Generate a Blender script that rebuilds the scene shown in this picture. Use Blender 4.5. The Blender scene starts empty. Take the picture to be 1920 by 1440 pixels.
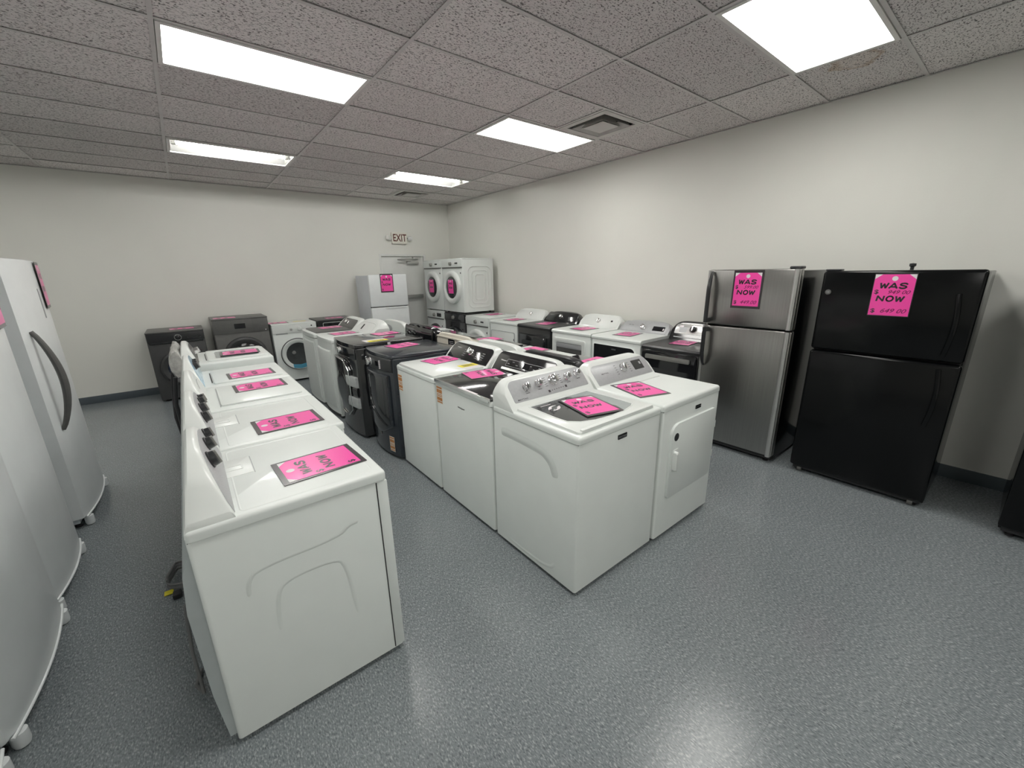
import bpy, bmesh, math, random
from mathutils import Matrix, Vector
random.seed(7)
PI = math.pi
scene = bpy.context.scene
COL = scene.collection
# ------------------------------------------------------------------ camera
YAW, PITCH, ROLL = 0.668094, 0.271973, -0.018910
CAM = Vector((-0.129935, -1.409655, 1.69934))
FPX = 756.118
fwd = Vector((math.sin(YAW)*math.cos(PITCH), math.cos(YAW)*math.cos(PITCH), -math.sin(PITCH)))
rgt = Vector((math.cos(YAW), -math.sin(YAW), 0)); upv = rgt.cross(fwd)
r2 = math.cos(ROLL)*rgt + math.sin(ROLL)*upv; u2 = -math.sin(ROLL)*rgt + math.cos(ROLL)*upv
cd = bpy.data.cameras.new('camera'); cam = bpy.data.objects.new('camera', cd); COL.objects.link(cam)
cd.sensor_width = 36.0; cd.lens = FPX/1920*36.0; cd.clip_start = 0.02
mw = Matrix.Identity(4)
for i in range(3):
    mw[i][0] = r2[i]; mw[i][1] = u2[i]; mw[i][2] = -fwd[i]; mw[i][3] = CAM[i]
cam.matrix_world = mw
scene.camera = cam
# ------------------------------------------------------------------ world, exposure
LENS_E = 9.0          # brightness of the ceiling light lenses
TUBE_E = 68.0         # brightness of the bare tubes
w_ = bpy.data.worlds.new('world'); scene.world = w_; w_.use_nodes = True
w_.node_tree.nodes['Background'].inputs[0].default_value = (0.8, 0.85, 0.9, 1)
w_.node_tree.nodes['Background'].inputs[1].default_value = 0.02
vs = scene.view_settings
vs.view_transform = 'Standard'; vs.look = 'None'; vs.gamma = 1.0; vs.use_curve_mapping = False
vs.exposure = 0.38

# ------------------------------------------------------------------ materials
MATS = {}
def mat(name, col, rough=0.5, metal=0.0, coat=0.0, spec=0.5, bump=0.0, bscale=200.0, var=0.0, vscale=8.0, emit=None, alpha=1.0, trans=0.0, aniso=None):
    m = bpy.data.materials.new(name); m.use_nodes = True
    nt = m.node_tree; b = nt.nodes['Principled BSDF']
    b.inputs['Base Color'].default_value = (*col, 1); b.inputs['Roughness'].default_value = rough
    b.inputs['Metallic'].default_value = metal; b.inputs['Coat Weight'].default_value = coat
    b.inputs['Coat Roughness'].default_value = 0.08
    b.inputs['Specular IOR Level'].default_value = spec
    b.inputs['Alpha'].default_value = alpha; b.inputs['Transmission Weight'].default_value = trans
    tc = nt.nodes.new('ShaderNodeTexCoord')
    if var:
        n = nt.nodes.new('ShaderNodeTexNoise'); n.inputs['Scale'].default_value = vscale; n.inputs['Detail'].default_value = 4
        mp = nt.nodes.new('ShaderNodeMapping'); nt.links.new(tc.outputs['Object'], mp.inputs['Vector'])
        if aniso: mp.inputs['Scale'].default_value = aniso
        nt.links.new(mp.outputs[0], n.inputs['Vector'])
        cr = nt.nodes.new('ShaderNodeValToRGB')
        cr.color_ramp.elements[0].position = 0.3; cr.color_ramp.elements[1].position = 0.7
        cr.color_ramp.elements[0].color = (*[c*(1-var) for c in col], 1); cr.color_ramp.elements[1].color = (*[min(1, c*(1+var)) for c in col], 1)
        nt.links.new(n.outputs['Fac'], cr.inputs[0]); nt.links.new(cr.outputs[0], b.inputs['Base Color'])
    if bump:
        n2 = nt.nodes.new('ShaderNodeTexNoise'); n2.inputs['Scale'].default_value = bscale; n2.inputs['Detail'].default_value = 2
        nt.links.new(tc.outputs['Object'], n2.inputs['Vector'])
        bp = nt.nodes.new('ShaderNodeBump'); bp.inputs['Strength'].default_value = bump; bp.inputs['Distance'].default_value = 0.002
        nt.links.new(n2.outputs['Fac'], bp.inputs['Height']); nt.links.new(bp.outputs[0], b.inputs['Normal'])
    if emit:
        b.inputs['Emission Color'].default_value = (*emit[0], 1); b.inputs['Emission Strength'].default_value = emit[1]
    MATS[name] = m
    return m
mat('enamel', (.775, .815, .79), .32, coat=.25, bump=.05, bscale=500, var=.012)
mat('white_plastic', (.785, .815, .79), .3, coat=.2, var=.012)
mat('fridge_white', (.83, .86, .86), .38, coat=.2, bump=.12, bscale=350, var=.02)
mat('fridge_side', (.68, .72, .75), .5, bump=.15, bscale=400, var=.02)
mat('back_grey', (.42, .46, .46), .5, var=.06)
mat('cream', (.80, .76, .66), .45, var=.03)
mat('grey_panel', (.44, .45, .46), .42, metal=.2, var=.04, vscale=60)
mat('panel_speckle', (.47, .48, .49), .5, var=.12, vscale=400)
mat('silver', (.62, .62, .61), .3, metal=.85, var=.04, vscale=30, aniso=(1, 1, 40))
mat('chrome', (.82, .82, .82), .12, metal=1.0, var=.01)
mat('black_gloss', (.012, .013, .015), .1, coat=.6, var=.1)
mat('black_satin', (.020, .021, .023), .35, coat=.1, bump=.06, bscale=500, var=.1)
mat('black_matte', (.022, .022, .024), .6, var=.15)
mat('navy_black', (.016, .021, .030), .22, coat=.5, var=.1)
mat('graphite', (.13, .13, .125), .4, metal=.25, var=.06, vscale=20)
mat('bar_grey', (.30, .30, .28), .4, metal=.4, var=.05)
mat('graphite_dark', (.06, .061, .062), .36, metal=.25, var=.06, vscale=20)
mat('stainless', (.36, .355, .34), .30, metal=1.0, var=.07, vscale=6, aniso=(30, 30, .4))
mat('black_fridge', (.0035, .004, .0045), .16, spec=.28, bump=.04, bscale=420, var=.1)
mat('dark_glass', (.018, .019, .021), .06, coat=.5, spec=.7, var=.1)
mat('blue_glass', (.012, .022, .05), .06, coat=.6, spec=.7, var=.1)
mat('lid_glass', (.05, .055, .057), .07, coat=.4, spec=.6, var=.15)
mat('grey_glass', (.33, .37, .37), .12, coat=.3, var=.05)
mat('drum', (.42, .42, .41), .35, metal=.8, var=.1)
mat('gasket', (.10, .10, .10), .6, var=.1)
mat('display', (.004, .005, .008), .1, coat=.3, var=.1)
mat('seam', (.03, .03, .032), .7, var=.1)
mat('pink', (1.0, .07, .42), .28, coat=.3, var=.01)
mat('paper', (.85, .80, .82), .35, coat=.3, var=.02)
mat('ink', (.035, .025, .03), .28, coat=.35, var=.05)
mat('pen', (.18, .01, .07), .4, var=.05)
mat('orange', (.55, .23, .07), .5, var=.06)
mat('orange_white', (.78, .74, .66), .5, var=.04)
mat('yellow', (.82, .72, .03), .5, var=.06)
mat('blue_film', (.50, .70, .84), .2, coat=.4, var=.08, vscale=14)
mat('blue_tape', (.10, .38, .55), .4, var=.08)
mat('tape', (.50, .52, .52), .4, coat=.2, var=.1, vscale=30, bump=.4, bscale=60)
mat('film', (.42, .42, .40), .25, coat=.5, var=.25, vscale=22, bump=.9, bscale=45)
mat('cord', (.05, .05, .055), .5, var=.1)
mat('cord_grey', (.16, .16, .16), .5, var=.1)
mat('door_paint', (.74, .75, .72), .45, var=.02)
mat('trim_paint', (.74, .75, .72), .5, var=.02)
mat('baseboard', (.085, .105, .12), .5, var=.06)
mat('tee', (.66, .645, .63), .5, var=.06)
mat('reflector', (.34, .34, .325), .4, var=.05)
mat('vent', (.62, .61, .58), .5, var=.05)
mat('vent_dark', (.02, .02, .02), .8, var=.1)
mat('fixture', (.78, .78, .75), .35, var=.02)
mat('lens', (.9, .9, .88), .4, emit=((1.0, .985, .94), LENS_E), var=.01)
mat('tube', (.9, .9, .88), .4, emit=((1.0, .99, .96), TUBE_E), var=.01)
mat('exit_face', (.80, .78, .70), .4, var=.02)
mat('exit_red', (.12, .03, .02), .5, var=.05)
mat('lamp_clear', (.85, .86, .85), .2, coat=.4, var=.02)

def wall_mat(name, col):
    m = mat(name, col, .6, var=.015, vscale=1.5)
    nt = m.node_tree; b = nt.nodes['Principled BSDF']
    tc = nt.nodes.new('ShaderNodeTexCoord')
    n = nt.nodes.new('ShaderNodeTexNoise'); n.inputs['Scale'].default_value = 70; n.inputs['Detail'].default_value = 3
    bp = nt.nodes.new('ShaderNodeBump'); bp.inputs['Strength'].default_value = .12; bp.inputs['Distance'].default_value = .004
    nt.links.new(tc.outputs['Object'], n.inputs['Vector']); nt.links.new(n.outputs['Fac'], bp.inputs['Height']); nt.links.new(bp.outputs[0], b.inputs['Normal'])
wall_mat('wall', (.80, .80, .748))

def ceiling_mat(name, stain=False):
    m = bpy.data.materials.new(name); m.use_nodes = True; nt = m.node_tree; b = nt.nodes['Principled BSDF']
    N = nt.nodes.new; Lk = nt.links.new
    b.inputs['Roughness'].default_value = .95; b.inputs['Specular IOR Level'].default_value = .1
    g = N('ShaderNodeNewGeometry'); oi = N('ShaderNodeObjectInfo')
    ad = N('ShaderNodeVectorMath'); ad.operation = 'ADD'
    sc = N('ShaderNodeVectorMath'); sc.operation = 'SCALE'; sc.inputs[0].default_value = (3, 7, 0)
    Lk(oi.outputs['Random'], sc.inputs['Scale']); Lk(g.outputs['Position'], ad.inputs[0]); Lk(sc.outputs[0], ad.inputs[1])
    mp = N('ShaderNodeMapping'); mp.inputs['Scale'].default_value = (1.0, 1.7, 1); Lk(ad.outputs[0], mp.inputs[0])
    n1 = N('ShaderNodeTexNoise'); n1.inputs['Scale'].default_value = 66; n1.inputs['Detail'].default_value = 3; n1.inputs['Roughness'].default_value = .6; n1.inputs['Distortion'].default_value = .6
    Lk(mp.outputs[0], n1.inputs['Vector'])
    cr = N('ShaderNodeValToRGB'); cr.color_ramp.elements[0].position = .375; cr.color_ramp.elements[1].position = .46
    cr.color_ramp.elements[0].color = (.16, .15, .145, 1); cr.color_ramp.elements[1].color = (.80, .772, .757, 1)
    Lk(n1.outputs['Fac'], cr.inputs[0])
    mx = N('ShaderNodeMix'); mx.data_type = 'RGBA'; mx.blend_type = 'MULTIPLY'; mx.inputs[0].default_value = 1
    rr_ = N('ShaderNodeMapRange'); rr_.inputs['To Min'].default_value = .90; rr_.inputs['To Max'].default_value = 1.06
    Lk(oi.outputs['Random'], rr_.inputs['Value']); Lk(cr.outputs[0], mx.inputs[6]); Lk(rr_.outputs[0], mx.inputs[7])
    last = mx.outputs[2]
    if stain:
        t = N('ShaderNodeTexCoord'); d = N('ShaderNodeVectorMath'); d.operation = 'DISTANCE'; d.inputs[1].default_value = (-.22, .05, 0)
        nz = N('ShaderNodeTexNoise'); nz.inputs['Scale'].default_value = 9; a2 = N('ShaderNodeVectorMath'); a2.operation = 'MULTIPLY_ADD'
        a2.inputs[1].default_value = (.16, .16, 0); Lk(t.outputs['Object'], nz.inputs['Vector']); Lk(nz.outputs['Color'], a2.inputs[0]); Lk(t.outputs['Object'], a2.inputs[2])
        Lk(a2.outputs[0], d.inputs[0]); r = N('ShaderNodeValToRGB')
        e = r.color_ramp.elements; e[0].position = .10; e[0].color = (1, .97, .93, 1); e[1].position = .135; e[1].color = (.76, .66, .56, 1)
        e2 = e.new(.15); e2.color = (1, 1, 1, 1); Lk(d.outputs['Value'], r.inputs[0])
        m2 = N('ShaderNodeMix'); m2.data_type = 'RGBA'; m2.blend_type = 'MULTIPLY'; m2.inputs[0].default_value = 1
        Lk(last, m2.inputs[6]); Lk(r.outputs[0], m2.inputs[7]); last = m2.outputs[2]
    Lk(last, b.inputs['Base Color'])
    bp = N('ShaderNodeBump'); bp.inputs['Strength'].default_value = .5; bp.inputs['Distance'].default_value = .003
    Lk(cr.outputs[0], bp.inputs['Height']); Lk(bp.outputs[0], b.inputs['Normal'])
    MATS[name] = m
ceiling_mat('ceiling_tile'); ceiling_mat('ceiling_tile_stained', True)

def floor_mat():
    m = bpy.data.materials.new('floor_tile'); m.use_nodes = True; nt = m.node_tree; b = nt.nodes['Principled BSDF']
    N = nt.nodes.new; Lk = nt.links.new
    g = N('ShaderNodeNewGeometry'); oi = N('ShaderNodeObjectInfo')
    sc = N('ShaderNodeVectorMath'); sc.operation = 'SCALE'; sc.inputs[0].default_value = (5, 9, 0); Lk(oi.outputs['Random'], sc.inputs['Scale'])
    ad = N('ShaderNodeVectorMath'); ad.operation = 'ADD'; Lk(g.outputs['Position'], ad.inputs[0]); Lk(sc.outputs[0], ad.inputs[1])
    mp = N('ShaderNodeMapping'); mp.inputs['Scale'].default_value = (1.0, .42, 1); mp.inputs['Rotation'].default_value = (0, 0, .25); Lk(ad.outputs[0], mp.inputs[0])
    n1 = N('ShaderNodeTexNoise'); n1.inputs['Scale'].default_value = 185; n1.inputs['Detail'].default_value = 2; n1.inputs['Distortion'].default_value = .4
    Lk(mp.outputs[0], n1.inputs['Vector'])
    cr = N('ShaderNodeValToRGB'); e = cr.color_ramp.elements
    e[0].position = .30; e[0].color = (.105, .120, .130, 1); e[1].position = .68; e[1].color = (.37, .395, .40, 1)
    k = e.new(.42); k.color = (.180, .202, .214, 1); k = e.new(.56); k.color = (.216, .240, .250, 1)
    Lk(n1.outputs['Fac'], cr.inputs[0])
    n2 = N('ShaderNodeTexNoise'); n2.inputs['Scale'].default_value = 1.6; n2.inputs['Detail'].default_value = 3; Lk(g.outputs['Position'], n2.inputs['Vector'])
    rr_ = N('ShaderNodeMapRange'); rr_.inputs['To Min'].default_value = .94; rr_.inputs['To Max'].default_value = 1.06; Lk(n2.outputs['Fac'], rr_.inputs['Value'])
    mx = N('ShaderNodeMix'); mx.data_type = 'RGBA'; mx.blend_type = 'MULTIPLY'; mx.inputs[0].default_value = 1
    Lk(cr.outputs[0], mx.inputs[6]); Lk(rr_.outputs[0], mx.inputs[7]); Lk(mx.outputs[2], b.inputs['Base Color'])
    r3 = N('ShaderNodeMapRange'); r3.inputs['To Min'].default_value = .20; r3.inputs['To Max'].default_value = .255; Lk(n2.outputs['Fac'], r3.inputs['Value'])
    Lk(r3.outputs[0], b.inputs['Roughness']); b.inputs['Specular IOR Level'].default_value = .45
    bp = N('ShaderNodeBump'); bp.inputs['Strength'].default_value = .03; bp.inputs['Distance'].default_value = .002
    n4 = N('ShaderNodeTexNoise'); n4.inputs['Scale'].default_value = 25; Lk(g.outputs['Position'], n4.inputs['Vector'])
    Lk(n4.outputs['Fac'], bp.inputs['Height']); Lk(bp.outputs[0], b.inputs['Normal'])
    MATS['floor_tile'] = m
floor_mat()

# ------------------------------------------------------------------ mesh helpers
def FR(o, x=(1, 0, 0), v=(0, 0, 1)):
    x = Vector(x).normalized(); v = Vector(v).normalized(); n = x.cross(v); m = Matrix.Identity(4)
    for i in range(3): m[i][0] = x[i]; m[i][1] = v[i]; m[i][2] = n[i]; m[i][3] = o[i]
    return m
def FRONT(d): return FR((0, -d/2, 0))
def TOP(z): return FR((0, 0, z), v=(0, 1, 0))
def SIDEL(w): return FR((-w/2, 0, 0), x=(0, -1, 0))
def SIDER(w): return FR((w/2, 0, 0), x=(0, 1, 0))
def BACK(d): return FR((0, d/2, 0), x=(-1, 0, 0))
def bx(x0, x1, y0, y1, z0, z1, bev=0.0, seg=2):
    bm = bmesh.new()
    vs_ = [bm.verts.new((x, y, z)) for z in (z0, z1) for y in (y0, y1) for x in (x0, x1)]
    for f in ((0, 2, 3, 1), (4, 5, 7, 6), (0, 1, 5, 4), (2, 6, 7, 3), (0, 4, 6, 2), (1, 3, 7, 5)): bm.faces.new([vs_[i] for i in f])
    if bev: bmesh.ops.bevel(bm, geom=list(bm.edges), offset=bev, segments=seg, profile=.5, affect='EDGES', clamp_overlap=True)
    return bm
def rr(cx, cy, w, h, r=.0, k=5):
    if not isinstance(r, (list, tuple)) and r <= 0: return [(cx-w/2, cy-h/2), (cx+w/2, cy-h/2), (cx+w/2, cy+h/2), (cx-w/2, cy+h/2)]
    rs = r if isinstance(r, (list, tuple)) else [r]*4     # bottom-left, bottom-right, top-right, top-left
    out = []
    for (sx, sy, a0, q) in ((-1, -1, PI, rs[0]), (1, -1, 1.5*PI, rs[1]), (1, 1, 0, rs[2]), (-1, 1, .5*PI, rs[3])):
        ox, oy = cx+sx*(w/2-q), cy+sy*(h/2-q)
        if q <= 1e-6: out.append((ox, oy)); continue
        for i in range(k+1):
            a = a0+.5*PI*i/k; out.append((ox+q*math.cos(a), oy+q*math.sin(a)))
    return out
def circ(cx, cy, r, n=28, ry=None): return [(cx+r*math.cos(2*PI*i/n), cy+(ry or r)*math.sin(2*PI*i/n)) for i in range(n)]
def plate(F, pts, n0, n1, bev=0.0, seg=2):
    bm = bmesh.new(); a = [bm.verts.new((x, y, n0)) for x, y in pts]; b = [bm.verts.new((x, y, n1)) for x, y in pts]; n = len(pts)
    bm.faces.new(a[::-1]); top = bm.faces.new(b)
    for i in range(n): bm.faces.new((a[i], a[(i+1) % n], b[(i+1) % n], b[i]))
    if bev: bmesh.ops.bevel(bm, geom=list(top.edges), offset=bev, segments=seg, profile=.5, affect='EDGES', clamp_overlap=True)
    bm.transform(F); return bm
def ringplate(F, outer, inner, n0, n1, bev=0.0):
    # same number of points outside and inside
    bm = bmesh.new(); n = len(outer)
    L = [[bm.verts.new((x, y, z)) for x, y in p] for p, z in ((outer, n0), (outer, n1), (inner, n1), (inner, n0))]
    for k in range(4):
        for i in range(n):
            j = (i+1) % n; bm.faces.new((L[k][i], L[k][j], L[(k+1) % 4][j], L[(k+1) % 4][i]))
    if bev:
        es = [e for e in bm.edges if all(abs(v.co.z-n1) < 1e-7 for v in e.verts) and len({id(v) in {id(q) for q in L[1]} for v in e.verts}) == 1]
        bmesh.ops.bevel(bm, geom=es, offset=bev, segments=2, profile=.5, affect='EDGES', clamp_overlap=True)
    bmesh.ops.recalc_face_normals(bm, faces=bm.faces); bm.transform(F); return bm
def lathe(F, cx, cv, prof, seg=40):
    bm = bmesh.new(); rings = []
    for r, n in prof:
        if r < 1e-6: rings.append([bm.verts.new((cx, cv, n))])
        else: rings.append([bm.verts.new((cx+r*math.cos(2*PI*i/seg), cv+r*math.sin(2*PI*i/seg), n)) for i in range(seg)])
    for a, b in zip(rings, rings[1:]):
        for i in range(seg):
            j = (i+1) % seg
            if len(a) == 1 and len(b) == 1: continue
            if len(a) == 1: bm.faces.new((a[0], b[j], b[i]))
            elif len(b) == 1: bm.faces.new((a[i], a[j], b[0]))
            else: bm.faces.new((a[i], a[j], b[j], b[i]))
    bmesh.ops.recalc_face_normals(bm, faces=bm.faces); bm.transform(F); return bm
def tube(pts, r, n=8, F=None, closed=False):
    bm = bmesh.new(); P = [Vector(p) for p in pts]; rings = []; m = len(P)
    up = Vector((0, 0, 1))
    for i, p in enumerate(P):
        if closed: t = P[(i+1) % m]-P[i-1]
        else: t = (P[min(i+1, m-1)]-P[max(i-1, 0)])
        t.normalize()
        if i == 0:
            a = t.cross(up)
            if a.length < 1e-2: a = t.cross(Vector((1, 0, 0)))
        else: a = pa-t*pa.dot(t)
        a.normalize(); pa = a.copy(); b = a.cross(t); rad = r[i] if isinstance(r, (list, tuple)) else r
        rings.append([bm.verts.new(p+rad*(math.cos(2*PI*k/n)*a+math.sin(2*PI*k/n)*b)) for k in range(n)])
    seq = list(zip(rings, rings[1:]))+([(rings[-1], rings[0])] if closed else [])
    for A, B in seq:
        for k in range(n): bm.faces.new((A[k], A[(k+1) % n], B[(k+1) % n], B[k]))
    if not closed: bm.faces.new(rings[0][::-1]); bm.faces.new(rings[-1])
    bmesh.ops.recalc_face_normals(bm, faces=bm.faces)
    if F: bm.transform(F)
    return bm
def ridge(F, pts, r, proud, closed=False):
    """soft raised bead pressed into a panel: bell-shaped section swept along a smoothed path"""
    P = [Vector(p) for p in pts]
    for _ in range(2):                       # round the corners
        Q = []; m = len(P)
        for i in range(m if closed else m-1):
            a, b = P[i], P[(i+1) % m]; Q += [a*.75+b*.25, a*.25+b*.75]
        P = Q if closed else [P[0]]+Q+[P[-1]]
    hw = max(math.sqrt(2*r*proud)*1.25, .003); m = len(P); bm = bmesh.new(); R = []
    for i, p in enumerate(P):
        t = (P[(i+1) % m]-P[i-1]) if closed else (P[min(i+1, m-1)]-P[max(i-1, 0)])
        t.normalize(); nrm = Vector((-t.y, t.x))
        e = 1.0 if closed else min(1.0, min(i, m-1-i)/3)
        R.append([bm.verts.new((p.x+nrm.x*q*hw, p.y+nrm.y*q*hw, proud*e*(math.cos(PI*q)+1)/2-.0004)) for q in (-1, -.7, -.45, -.2, 0, .2, .45, .7, 1)])
    for A, B in list(zip(R, R[1:]))+([(R[-1], R[0])] if closed else []):
        for k in range(8): bm.faces.new((A[k], B[k], B[k+1], A[k+1]))
    bmesh.ops.recalc_face_normals(bm, faces=bm.faces)
    if sum(f.normal.z for f in bm.faces) < 0: bmesh.ops.reverse_faces(bm, faces=bm.faces)
    bm.transform(F); return bm
def prism(pts, x0, x1, bev=0.0):
    """profile in (y, z) extruded along x"""
    return plate(FR((x0, 0, 0), x=(0, 1, 0), v=(0, 0, 1)), pts, 0, x1-x0, bev)
def loft(secs, caps=True):
    bm = bmesh.new(); R = [[bm.verts.new(p) for p in s] for s in secs]; n = len(secs[0])
    for A, B in zip(R, R[1:]):
        for i in range(n):
            j = (i+1) % n; bm.faces.new((A[i], A[j], B[j], B[i]))
    if caps: bm.faces.new(R[0][::-1]); bm.faces.new(R[-1])
    bmesh.ops.recalc_face_normals(bm, faces=bm.faces); return bm
def mesh_of(name, bms, m, ang=35):
    bms = bms if isinstance(bms, list) else [bms]
    me = bpy.data.meshes.new(name)
    if len(bms) == 1: bm = bms[0]
    else:
        bm = bmesh.new()
        for b in bms:
            t = bpy.data.meshes.new('t'); b.to_mesh(t); b.free(); bm.from_mesh(t); bpy.data.meshes.remove(t)
    bm.to_mesh(me); bm.free()
    me.materials.append(MATS[m])
    for p in me.polygons: p.use_smooth = True
    me.set_sharp_from_angle(angle=math.radians(ang))
    return me
def obj(name, bms, m, parent=None, ang=35, label=None):
    me = bms if isinstance(bms, bpy.types.Mesh) else mesh_of(name, bms, m, ang)
    o = bpy.data.objects.new(name, me); COL.objects.link(o)
    if parent: o.parent = parent
    if label: o['label'] = label
    return o
def thing(name, label, cat, loc=(0, 0, 0), rotz=0, group=None, rot=None):
    o = bpy.data.objects.new(name, None); COL.objects.link(o); o.empty_display_size = .1
    o.location = loc; o.rotation_euler = rot or (0, 0, rotz); o['label'] = label; o['category'] = cat
    if group: o['group'] = group
    return o
def struct(name, bms, m):
    o = obj(name, bms, m); o['kind'] = 'structure'; return o
_TXT = {}
def text_bm(F, s, x, v, size, n=.0006, sx=1.0, offset=0.0, shear=0.0, align='CENTER'):
    key = (s, offset, shear, align)
    if key not in _TXT:
        c = bpy.data.curves.new('t', 'FONT'); c.body = s; c.align_x = align; c.align_y = 'CENTER'; c.offset = offset; c.shear = shear; c.resolution_u = 3
        o = bpy.data.objects.new('t', c); COL.objects.link(o)
        dg = bpy.context.evaluated_depsgraph_get(); me = bpy.data.meshes.new_from_object(o.evaluated_get(dg))
        bpy.data.objects.remove(o); _TXT[key] = me
    bm = bmesh.new(); bm.from_mesh(_TXT[key])
    bm.transform(F @ Matrix.Translation((x, v, n)) @ Matrix.Diagonal((size*sx, size, 1, 1)))
    return bm

# ------------------------------------------------------------------ room shell
H = 3.05; XR = 4.52; XL = -3.66; YB = 6.57; YF = -4.88; T = .6096
HT = 3.30
DX0, DX1, DZ = 2.955, 3.936, 2.075     # exit door opening
fl = struct('floor', bx(XL-.1, XR+.1, YF-.1, YB+.3, -.12, -.006), 'floor_tile')
struct('wall_back', [bx(XL-.1, DX0, YB, YB+.12, 0, HT), bx(DX1, XR+.1, YB, YB+.12, 0, HT), bx(DX0, DX1, YB, YB+.12, DZ, HT), bx(DX0-.1, DX1+.1, YB+.12, YB+.14, 0, HT)], 'wall')
struct('wall_right', bx(XR, XR+.12, YF-.1, YB+.12, 0, HT), 'wall')
struct('wall_left', bx(XL-.12, XL, YF-.1, YB+.12, 0, HT), 'wall')
struct('wall_front', bx(XL-.1, XR+.1, YF-.12, YF, 0, HT), 'wall')
struct('baseboard_back', [bx(XL+.01, DX0-.03, YB-.008, YB+.002, 0, .105, .002), bx(DX1+.03, XR-.008, YB-.008, YB+.002, 0, .105, .002)], 'baseboard')
struct('baseboard_right', bx(XR-.008, XR+.002, YF, YB, 0, .105, .002), 'baseboard')
struct('baseboard_left', bx(XL-.002, XL+.008, YF, YB, 0, .105, .002), 'baseboard')
# floor tiles: 300 nearest in view as parts, the rest joined
TS = .3048
def in_view(p):
    d = Vector(p)-CAM; z = d.dot(fwd)
    if z < .1: return False
    return abs(d.dot(r2)/z*FPX) < 1010 and abs(d.dot(u2)/z*FPX) < 770
tb = plate(TOP(0), rr(0, 0, TS-.0003, TS-.0003), -.005, 0, .0002, 1)
tme = mesh_of('floor_tile', tb, 'floor_tile')
cells = []
ny = int((YB-YF)/TS)+1; nx = int((XR-XL)/TS)+1
for i in range(nx):
    for j in range(ny):
        x = XR-.11-TS*(i+.5)+.0; y = YB-.06-TS*(j+.5)
        cells.append((x, y))
vis = sorted([c for c in cells if in_view((c[0], c[1], 0)) and not (-.2 < c[0] < .35 and .2 < c[1] < 3.5) and not (1.3 < c[0] < 2.5 and c[1] > 0 and c[1] < 4.9)], key=lambda c: (c[0]-CAM.x)**2+(c[1]-CAM.y)**2)[:300]
vset = set(vis)
for x, y in vis:
    o = obj('floor_tile', tme, None, fl); o.location = (x, y, 0)
rest = []
fx = lambda x: min(max(x, XL), XR)
fy = lambda y: min(max(y, YF), YB)
xs = sorted({round(c[0], 6) for c in cells}); ys = sorted({round(c[1], 6) for c in cells})
allc = set((round(a, 6), round(b, 6)) for a, b in vset)
for x in [xs[0]-TS]+xs+[xs[-1]+TS]:
    for y in [ys[0]-TS]+ys+[ys[-1]+TS]:
        if (round(x, 6), round(y, 6)) in allc: continue
        a0, a1, b0, b1 = fx(x-TS/2+.00015), fx(x+TS/2-.00015), fy(y-TS/2+.00015), fy(y+TS/2-.00015)
        if a1-a0 < .01 or b1-b0 < .01: continue
        rest.append((a0, a1, b0, b1))
bm = bmesh.new()
for a0, a1, b0, b1 in rest:
    q = [bm.verts.new(p) for p in ((a0, b0, 0), (a1, b0, 0), (a1, b1, 0), (a0, b1, 0), (a0, b0, -.005), (a1, b0, -.005), (a1, b1, -.005), (a0, b1, -.005))]
    bm.faces.new(q[:4])
    for k in range(4): bm.faces.new((q[(k+1) % 4], q[k], q[k+4], q[(k+1) % 4+4]))
o = obj('floor_tiles', bm, 'floor_tile', fl); o['kind'] = 'stuff'

# ceiling: slab above, tees, tiles
ce = struct('ceiling', bx(XL-.1, XR+.1, YF-.1, YB+.1, HT, HT+.1), 'wall')
CX = [c*2*T for c in range(-3, 4)]          # column lines -3.66 .. 3.66
colx = [XL]+[c for c in CX if c > XL+.05]+[XR]
rowy = [YF+.0]+[i*T for i in range(-8, 11) if i*T > YF+.05]+[YB]
LIGHTS = {}
for c in (-2, 0, 2):
    for r in (-5, -1, 3, 7):
        if (c, r) not in ((-2, 3), (-2, -1)): LIGHTS[(c, r)] = 'lens'
LIGHTS[(0, 7)] = 'open'; LIGHTS[(2, 7)] = 'open'
VENTS = {(2, 2), (2, 9)}
tee_cache = {}
def tee_mesh(L):
    k = round(L, 3)
    if k not in tee_cache:
        tee_cache[k] = mesh_of('tee', [bx(-L/2, L/2, -.012, .012, H, H+.002), bx(-L/2, L/2, -.001, .001, H+.002, H+.03)], 'tee')
    return tee_cache[k]
for x in colx[1:-1]:
    o = obj('main_tee', tee_mesh(YB-YF), None, ce); o.location = (x, (YB+YF)/2, 0); o.rotation_euler = (0, 0, PI/2)
for i in range(len(colx)-1):
    for y in rowy[1:-1]:
        o = obj('cross_tee', tee_mesh(colx[i+1]-colx[i]-.024), None, ce); o.location = ((colx[i]+colx[i+1])/2, y, .0004)
for (x0, x1, y0, y1) in ((XL, XR, YB-.02, YB), (XR-.02, XR, YF, YB), (XL, XL+.02, YF, YB)):
    obj('wall_angle', bx(x0, x1, y0, y1, H-.0005, H+.002), 'tee', ce)
tile_cache = {}
def tile_obj(x0, x1, y0, y1, m='ceiling_tile'):
    w, d = x1-x0-.008, y1-y0-.008; k = (round(w, 3), round(d, 3), m)
    if k not in tile_cache: tile_cache[k] = mesh_of('ceiling_tile', bx(-w/2, w/2, -d/2, d/2, 0, .016), m)
    o = obj('ceiling_tile', tile_cache[k], None, ce); o.location = ((x0+x1)/2, (y0+y1)/2, H+.006+random.random()*.003)
    o.rotation_euler = (random.uniform(-.002, .002), random.uniform(-.0012, .0012), 0)
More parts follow.
